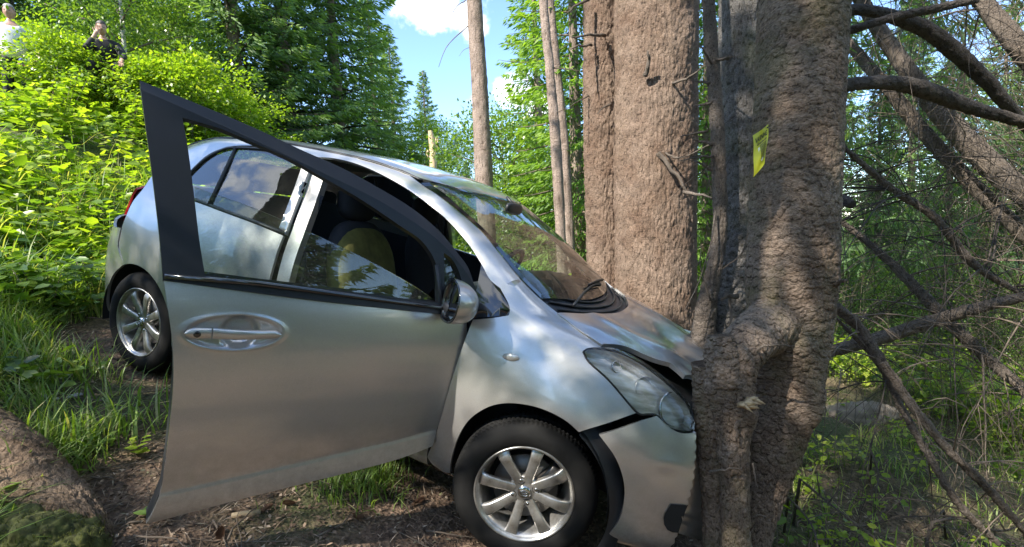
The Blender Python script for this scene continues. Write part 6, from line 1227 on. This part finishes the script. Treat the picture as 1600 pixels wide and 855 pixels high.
for i in range(900):
    u_, r0 = (PG.uniform(-100, 1700) if i < 420 else PG.uniform(1180, 1750)), 1.2 * (6 / 1.2)**PG.random(); x, y = (u_ - 800) / FPX * r0, r0; a = PG.uniform(0, 2 * PI); L = PG.uniform(.06, .35); q = np.linspace(0, 1, 6); xx, yy = x + np.cos(a) * L * q + PG.normal(0, .006, 6), y + np.sin(a) * L * q + PG.normal(0, .006, 6); tw.append((np.stack([xx, yy, gz(xx, yy) + .008 + PG.uniform(0, .02)], 1), np.linspace(.0035, .0015, 6) * PG.uniform(.5, 1.4)))
tag(link('fallen_twigs', stick_mesh('fallen_twigs', tw, 4), TWIG), 'thin fallen twigs lying on the forest floor', 'twigs', kind='stuff')
# branching dead brush at the lower right, each piece its own
for k, (pts, r0, lb) in enumerate([([(1240, 740, 2.6), (1300, 790, 2.4), (1380, 850, 2.3)], .008, 'pale dead branch on the floor just right of the trunk foot'), ([(1360, 700, 3.2), (1372, 740, 3.0), (1368, 770, 2.9)], .007, 'short upright dead stick on the right floor'), ([(1440, 820, 2.5), (1500, 810, 2.6), (1560, 830, 2.6), (1610, 815, 2.6)], .009, 'crooked dead branch along the lower right edge'), ([(1480, 790, 2.8), (1450, 830, 2.6), (1455, 870, 2.5)], .006, 'forked dead twig at the bottom right'), ([(1225, 770, 2.5), (1265, 815, 2.3), (1280, 860, 2.2)], .006, 'thin stick leaning by the trunk foot')]):
    P = spline(np.array([at(*p) for p in pts]), 12); zz = gz(P[:, 0], P[:, 1]); P[:, 2] = np.maximum(P[:, 2], zz + .01); P[0, 2] = zz[0]; P[-1, 2] = min(P[-1, 2], zz[-1] + .02); br = [(P, np.linspace(r0, r0 * .4, 12))]
    for q in range(4): j = PG.integers(2, 11); br.append((droop_path(P[j], PG.normal(0, 1, 3) + [0, 0, .4], PG.uniform(.1, .3), 6, .2), np.linspace(r0 * .5, .001, 6)))
    tag(link('dead_stick', stick_mesh('dead_stick', br, 6), DEADW), lb, 'stick', 'dead sticks on the floor')
# cones
mb = MB(); nr = 16
V = []; F = []
for i in range(nr):
    t = i / (nr - 1); rr_ = .017 * max(.01, math.sin(PI * (.12 + .85 * t)))**.7
    for j in range(7):
        a = j * 2 * PI / 7 + i * .45; c = np.array([t * .11 - .055, rr_ * math.cos(a), rr_ * math.sin(a)]); o_ = np.array([.35, math.cos(a), math.sin(a)]); s_ = np.array([0, -math.sin(a), math.cos(a)]); k = len(V); V += [c - s_ * .006 - o_ * .006, c + s_ * .006 - o_ * .006, c + s_ * .005 + o_ * .006, c + o_ * .0095 + [.003, 0, 0], c - s_ * .005 + o_ * .006]; F += [(k, k + 1, k + 2), (k, k + 2, k + 3), (k, k + 3, k + 4)]
CONE = simple('cone_scale', (.13, .065, .035), .7, var=.4); cm_ = make_mesh('spruce_cone', V, np.array(F), smooth=False)
for k, (u, v_, lb) in enumerate([(452, 795, 'brown cone lying nearest the bottom under the door'), (418, 802, 'brown cone under the door, left of the other'), (560, 812, 'cone on the sunlit needles near the tyre'), (655, 790, 'cone in the sunlit patch beside the front tyre'), (345, 845, 'cone at the bottom edge left of the door')]):
    d = C2W @ np.array([(u - 800) / FPX, (v_ - 427.5) / FPX, 1]); t = 1.2
    while t < 4 and (CAMPOS + d * t)[2] > gzs(*(CAMPOS + d * t)[:2]): t += .02
    p = CAMPOS + d * t; o = link('spruce_cone', cm_, CONE); o.location = (p[0], p[1], gzs(p[0], p[1]) + .015); o.rotation_euler = (.3 * k, .1, k * 1.3); tag(o, lb, 'cone', 'fallen cones'); o.scale = (.42 + .04 * k,) * 3
def hitg(u, v_):
    d = C2W @ np.array([(u - 800) / FPX, (v_ - 427.5) / FPX, 1]); t = 1.0
    while t < 12 and (CAMPOS + d * t)[2] > gzs(*(CAMPOS + d * t)[:2]): t += .02
    return CAMPOS + d * t
a, b = hitg(362, 812), hitg(408, 806); mb = MB(); add_tube(mb, np.linspace(a, b, 5) + [0, 0, .015], [.010, .013, .012, .012, .011], 9); tag(mb.obj('wood_piece', WOODC), 'pale broken stick end lying under the door sill', 'stick')
p = hitg(1345, 655); sm2 = trunk_mesh('sunlit_stone', np.array([(p[0] - .35, p[1], p[2] + .0, .08), (p[0] - .1, p[1], p[2] + .0, .13), (p[0] + .15, p[1] + .05, p[2] + .0, .12), (p[0] + .38, p[1] + .1, p[2] - .02, .07)]), 40, 40, (.08, .08), .01, 81, coarse=.05, cap=True); tag(link('sunlit_stone', sm2, simple('stone', (.22, .18, .14), .9, scale=14, var=.3, bmp=.4)), 'pale sunlit stone on the floor right of the big trunk', 'stone')
for k, (u, v_, s) in enumerate([(85, 627, .5), (118, 622, .7), (70, 622, .4), (1280, 770, .6), (1265, 735, .5), (140, 705, .35)]):
    p = hitg(u, v_); mb = MB(); lump(mb, (0, 0, 0), (.09 * s, .06 * s, .04 * s), 2.3, n=7, m=9); o = mb.obj('pebble', simple('pebble_grey', (.30, .30, .30), .8) if k == 0 else MATS['pebble_grey']); o.location = tuple(p + [0, 0, .01]); o.rotation_euler = (0, 0, k); tag(o, ['pale grey stone in the short grass', 'second pale stone in the grass, right of the first', 'little stone in the grass, left of the others', 'grey stone right of the trunk foot', 'small stone a little above the grey stone right of the trunk', 'white pebble at the dark soil edge left of the door'][k], 'stone', 'small stones')

# ================================================================== PEOPLE ON THE BANK
SKIN = simple('skin', (.42, .24, .17), .55, scale=5, var=.05); SHIRT = simple('pale_grey_shirt', (.62, .62, .60), .8, scale=7, var=.08, bmp=.1); BLK = simple('black_cloth', (.014, .014, .018), .8); HAIRG = simple('grey_hair', (.28, .27, .26), .7, scale=80); HAIRD = simple('dark_hair', (.05, .04, .035), .6, scale=80); BLUEC = simple('blue_cloth', (.12, .16, .38), .8); PINK = simple('pink_edge', (.65, .12, .32), .7)
def skin_body(name, chains, m, parent, sub=2):
    """one continuous surface grown over a skeleton; chains share their first joint with an earlier one"""
    vs, es, rs, key = [], [], [], {}
    for ch in chains:
        prev = None
        for p, r0 in ch:
            k = tuple(round(q, 3) for q in p)
            if k not in key: key[k] = len(vs); vs.append(p); rs.append(r0)
            if prev is not None and prev != key[k]: es.append((prev, key[k]))
            prev = key[k]
    me = bpy.data.meshes.new(name); me.from_pydata(vs, es, []); o = bpy.data.objects.new(name, me); COL.objects.link(o); sk = o.modifiers.new('s', 'SKIN'); 
    if not me.skin_vertices: me.skin_vertices
    bm = bmesh.new(); bm.from_mesh(me); lay = bm.verts.layers.skin.verify(); bm.verts.ensure_lookup_table()
    for i, r0 in enumerate(rs): bm.verts[i][lay].radius = (r0, r0) if np.isscalar(r0) else r0
    bm.verts[0][lay].use_root = True; bm.to_mesh(me); bm.free(); ss = o.modifiers.new('u', 'SUBSURF'); ss.levels = sub; ss.render_levels = sub
    dg = bpy.context.evaluated_depsgraph_get(); dg.update(); nm = bpy.data.meshes.new_from_object(o.evaluated_get(dg)); o.modifiers.clear(); o.data = nm; nm.polygons.foreach_set('use_smooth', np.ones(len(nm.polygons), dtype=bool)); nm.materials.clear(); nm.materials.append(m); o.parent = parent; return o
def head(parent, c, yaw, tilt, hair, skin):
    """egg shaped head with brow, nose, lips, ears and hair; faces -y before turning"""
    n, m = 26, 32; V = []
    for i in range(n + 1):
        a = -PI / 2 + PI * i / n; z = math.sin(a) * .118
        for j in range(m):
            b = 2 * PI * j / m; x, y = math.sin(b), -math.cos(b); w = max(0.0, math.cos(a))**.85; jaw = 1 - .28 * max(0, -math.sin(a))**1.2; px, py = x * .074 * w * jaw, y * (.094 if y > 0 else .090) * w * (1 - .10 * max(0, -math.sin(a)))
            if y < 0:
                f = math.exp(-(px / .012)**2); py -= .020 * f * math.exp(-((z + .012) / .020)**2) + .006 * f * math.exp(-((z - .012) / .022)**2)
                for e in (-.031, .031): py += .009 * math.exp(-((px - e) / .014)**2 - ((z - .016) / .010)**2)
                py -= .004 * math.exp(-(px / .035)**2 - ((z - .034) / .010)**2) + .005 * math.exp(-(px / .024)**2 - ((z + .050) / .008)**2) - .003 * math.exp(-(px / .026)**2 - ((z + .043) / .003)**2) + .006 * math.exp(-(px / .02)**2 - ((z + .085) / .015)**2)
            V.append((px, py, z))
    Rm = rotz(yaw) @ rotx(tilt); V = np.array(V); F = [(i * m + j, i * m + (j + 1) % m, (i + 1) * m + (j + 1) % m, (i + 1) * m + j) for i in range(n) for j in range(m)]
    mb = MB(); mb.add(V @ Rm.T + c, F)
    for s in (-1, 1): mb2 = MB(); lump(mb2, (0, 0, 0), (.012, .030, .055), 2, n=8, m=10); q = mb2.V[0] + [s * .076, .006, -.005]; mb.add(q @ Rm.T + c, mb2.F4[0])
    mb.obj('head', skin, parent); hv = V.copy(); hz = V[:, 2]; hy = V[:, 1]; keep = (hz > .060) | ((hy > .0) & (hz > -.055)) | ((abs(V[:, 0]) > .06) & (hz > .02) & (hy > -.05)); hv = V * [1.10, 1.10, 1.09] + [0, .004, .004]
    hv = hv + PG.normal(0, .0022, hv.shape); Fk = [f for f in F if all(keep[k] for k in f)]; mb = MB(); mb.add(hv @ Rm.T + c, Fk); mb.obj('hair', hair, parent)
    EW = simple('eye_dark', (.03, .025, .02), .2) if 'eye_dark' not in MATS else MATS['eye_dark']
    for e in (-.031, .031): mb = MB(); lump(mb, (0, 0, 0), (.020, .010, .009), 2, n=6, m=10); mb.V[0] = (mb.V[0] + [e, -.080, .016]) @ Rm.T + c; mb.obj('eye', EW, parent)
def hand_chains(w, d, side, sc=1.0):
    d = np.array(d, float); d /= np.linalg.norm(d); s = np.array(side, float); s -= d * (s @ d); s /= np.linalg.norm(s); up = np.cross(d, s); w = np.array(w, float); t = lambda a: tuple(w + (d * a[0] + s * a[1] + up * a[2]) * sc); palm = t((.055, 0, 0)); ch = [[(tuple(w), .026 * sc), (palm, (.034 * sc, .016 * sc))]]
    for k, (o_, L) in enumerate([(-.030, .070), (-.010, .082), (.011, .076), (.030, .060)]): ch.append([(palm, (.034 * sc, .016 * sc)), (t((.088, o_, -.004)), .0095 * sc), (t((.088 + L * .5, o_ * 1.1, -.014)), .0085 * sc), (t((.085 + L * .92, o_ * 1.1, -.036)), .0068 * sc)])
    ch.append([(tuple(w), .026 * sc), (t((.035, -.035, -.006)), .012 * sc), (t((.062, -.055, -.018)), .0105 * sc), (t((.085, -.058, -.032)), .0085 * sc)]); return ch
def person(loc, yaw, top, hair, label, pose):
    t_ = empty('person', loc); t_.rotation_euler = (0, 0, yaw); tag(t_, label, 'person')
    if pose == 'stand':
        LH, RH = (.30, -.16, .98), (-.30, -.12, .95); hip = .95; sh = 1.45
        body = [[((0, 0, hip), (.16, .12)), ((0, 0, 1.12), (.15, .115)), ((0, 0, 1.30), (.17, .12)), ((0, .01, sh), (.12, .09)), ((0, .0, 1.55), .055), ((0, -.01, 1.62), .05)]]
        for s, H in ((1, LH), (-1, RH)): body.append([((0, .01, sh), (.12, .09)), ((s * .19, .01, 1.43), .062), ((s * .29, .03, 1.18), .048), ((H[0], H[1], H[2]), .030)]); body += [[(p_, r_) for p_, r_ in c_] for c_ in hand_chains(H, (0.05 * s, -.5, -.8), (s, 0, 0))]
        for s in (1, -1): body.append([((0, 0, hip), (.16, .12)), ((s * .10, 0, .88), .088), ((s * .12, -.02, .50), .062), ((s * .13, .02, .10), .042), ((s * .14, -.04, .05), .045), ((s * .15, -.16, .04), .035)])
        skin_body('body', body, SKIN, t_)
        tr = [[((0, 0, .97), (.17, .13)), ((0, 0, 1.03), (.165, .125))]] + [[((0, 0, .97), (.17, .13)), ((s * .10, 0, .87), .10), ((s * .12, -.02, .50), .078), ((s * .13, .02, .12), .06)] for s in (1, -1)]; skin_body('trousers', tr, BLK, t_)
        shc = [[((0, 0, .88), (.185, .15)), ((0, -.01, 1.10), (.185, .145)), ((0, 0, 1.31), (.19, .135)), ((0, .01, sh), (.14, .10)), ((0, .0, 1.53), .065)]] + [[((0, .01, sh), (.14, .10)), ((s * .195, .01, 1.43), .074), ((s * .295, .03, 1.18), .060), ((s * .30, -.06, 1.05), .048)] for s in (1, -1)]; skin_body('shirt', shc, top, t_)
        for s in (1, -1): mb = MB(); lump(mb, (s * .15, -.09, .04), (.10, .27, .09), 2.6); mb.obj('shoe', BLK, t_)
        mb = MB()
        for k in range(5): lump(mb, (0, -.142 + .002 * k, 1.05 + k * .09), (.010, .006, .010), 2, n=5, m=8)
        mb.obj('shirt_buttons', HAIRG, t_); t_.children[-1]['kind'] = 'stuff'; hc = (0, -.015, 1.70); head(t_, hc, R(-12), R(8), hair, SKIN)
    else:                                                           # crouching, hand at the chin
        hip = .38; sh = .90
        body = [[((0, .05, hip), (.15, .13)), ((0, .03, .58), (.14, .115)), ((0, -.02, .76), (.16, .115)), ((0, -.05, sh), (.11, .085)), ((0, -.08, .99), .052), ((0, -.10, 1.05), .048)]]
        RHp, LHp = (-.05, -.30, .99), (.26, -.42, .52)
        body.append([((0, -.05, sh), (.11, .085)), ((-.18, -.06, .88), .06), ((-.20, -.30, .72), .045), (RHp, .029)]); body += hand_chains(RHp, (.15, .35, .75), (1, 0, 0), .95); body.append([((0, -.05, sh), (.11, .085)), ((.18, -.06, .88), .06), ((.27, -.22, .66), .045), (LHp, .029)]); body += hand_chains(LHp, (0, -.7, -.5), (1, 0, 0), .95)
        for s in (1, -1): body.append([((0, .05, hip), (.15, .13)), ((s * .12, .0, .38), .088), ((s * .18, -.38, .48), .062), ((s * .17, -.20, .10), .044), ((s * .17, -.24, .05), .045), ((s * .18, -.36, .035), .033)])
        skin_body('body', body, SKIN, t_)
        skin_body('jacket', [[((0, .05, .36), (.175, .15)), ((0, .03, .58), (.175, .14)), ((0, -.02, .77), (.185, .13)), ((0, -.05, sh), (.13, .10)), ((0, -.075, .97), .066)], [((0, -.05, sh), (.13, .10)), ((-.185, -.06, .88), .074), ((-.21, -.30, .71), .06), ((-.10, -.31, .90), .045)], [((0, -.05, sh), (.13, .10)), ((.185, -.06, .88), .074), ((.28, -.22, .66), .06), ((.265, -.37, .56), .045)]], top, t_)
        skin_body('trousers', [[((0, .05, .36), (.165, .14)), ((0, .05, .42), (.16, .14))]] + [[((0, .05, .36), (.165, .14)), ((s * .12, .0, .38), .10), ((s * .18, -.39, .48), .078), ((s * .17, -.20, .14), .06)] for s in (1, -1)], BLK, t_)
        for s in (1, -1): mb = MB(); lump(mb, (s * .175, -.29, .04), (.10, .27, .09), 2.6); mb.obj('shoe', BLK, t_)
        head(t_, (0, -.125, 1.13), R(10), R(12), hair, SKIN)
    return t_
def foot_at(u, vtop, d, hgt): w = at(u, vtop, d); return (w[0], w[1], w[2] - hgt)
l1 = foot_at(13, 8, 8.1, 1.82); person(l1, R(38), SHIRT, HAIRG, 'grey haired man in a pale shirt standing on the bank at the upper left corner', 'stand')
l2 = foot_at(160, 38, 8.5, 1.25); person(l2, R(30), BLK, HAIRD, 'person in black crouching on the bank with a hand at the chin', 'crouch')
# small raised shelf of earth is already in the ground; the man's folded jacket
c = at(42, 98, 8.0); mb = MB(); lump(mb, (0, 0, 0), (.20, .12, .10), 2.6); o = mb.obj('folded_jacket', BLUEC); o.location = tuple(c); o.rotation_euler = (0, .35, .4); tag(o, 'blue jacket with a pink edge held at the man\'s side', 'jacket'); mb = MB(); lump(mb, (0, 0, -.065), (.19, .115, .03), 2.6); mb.obj('pink_hem', PINK, o)
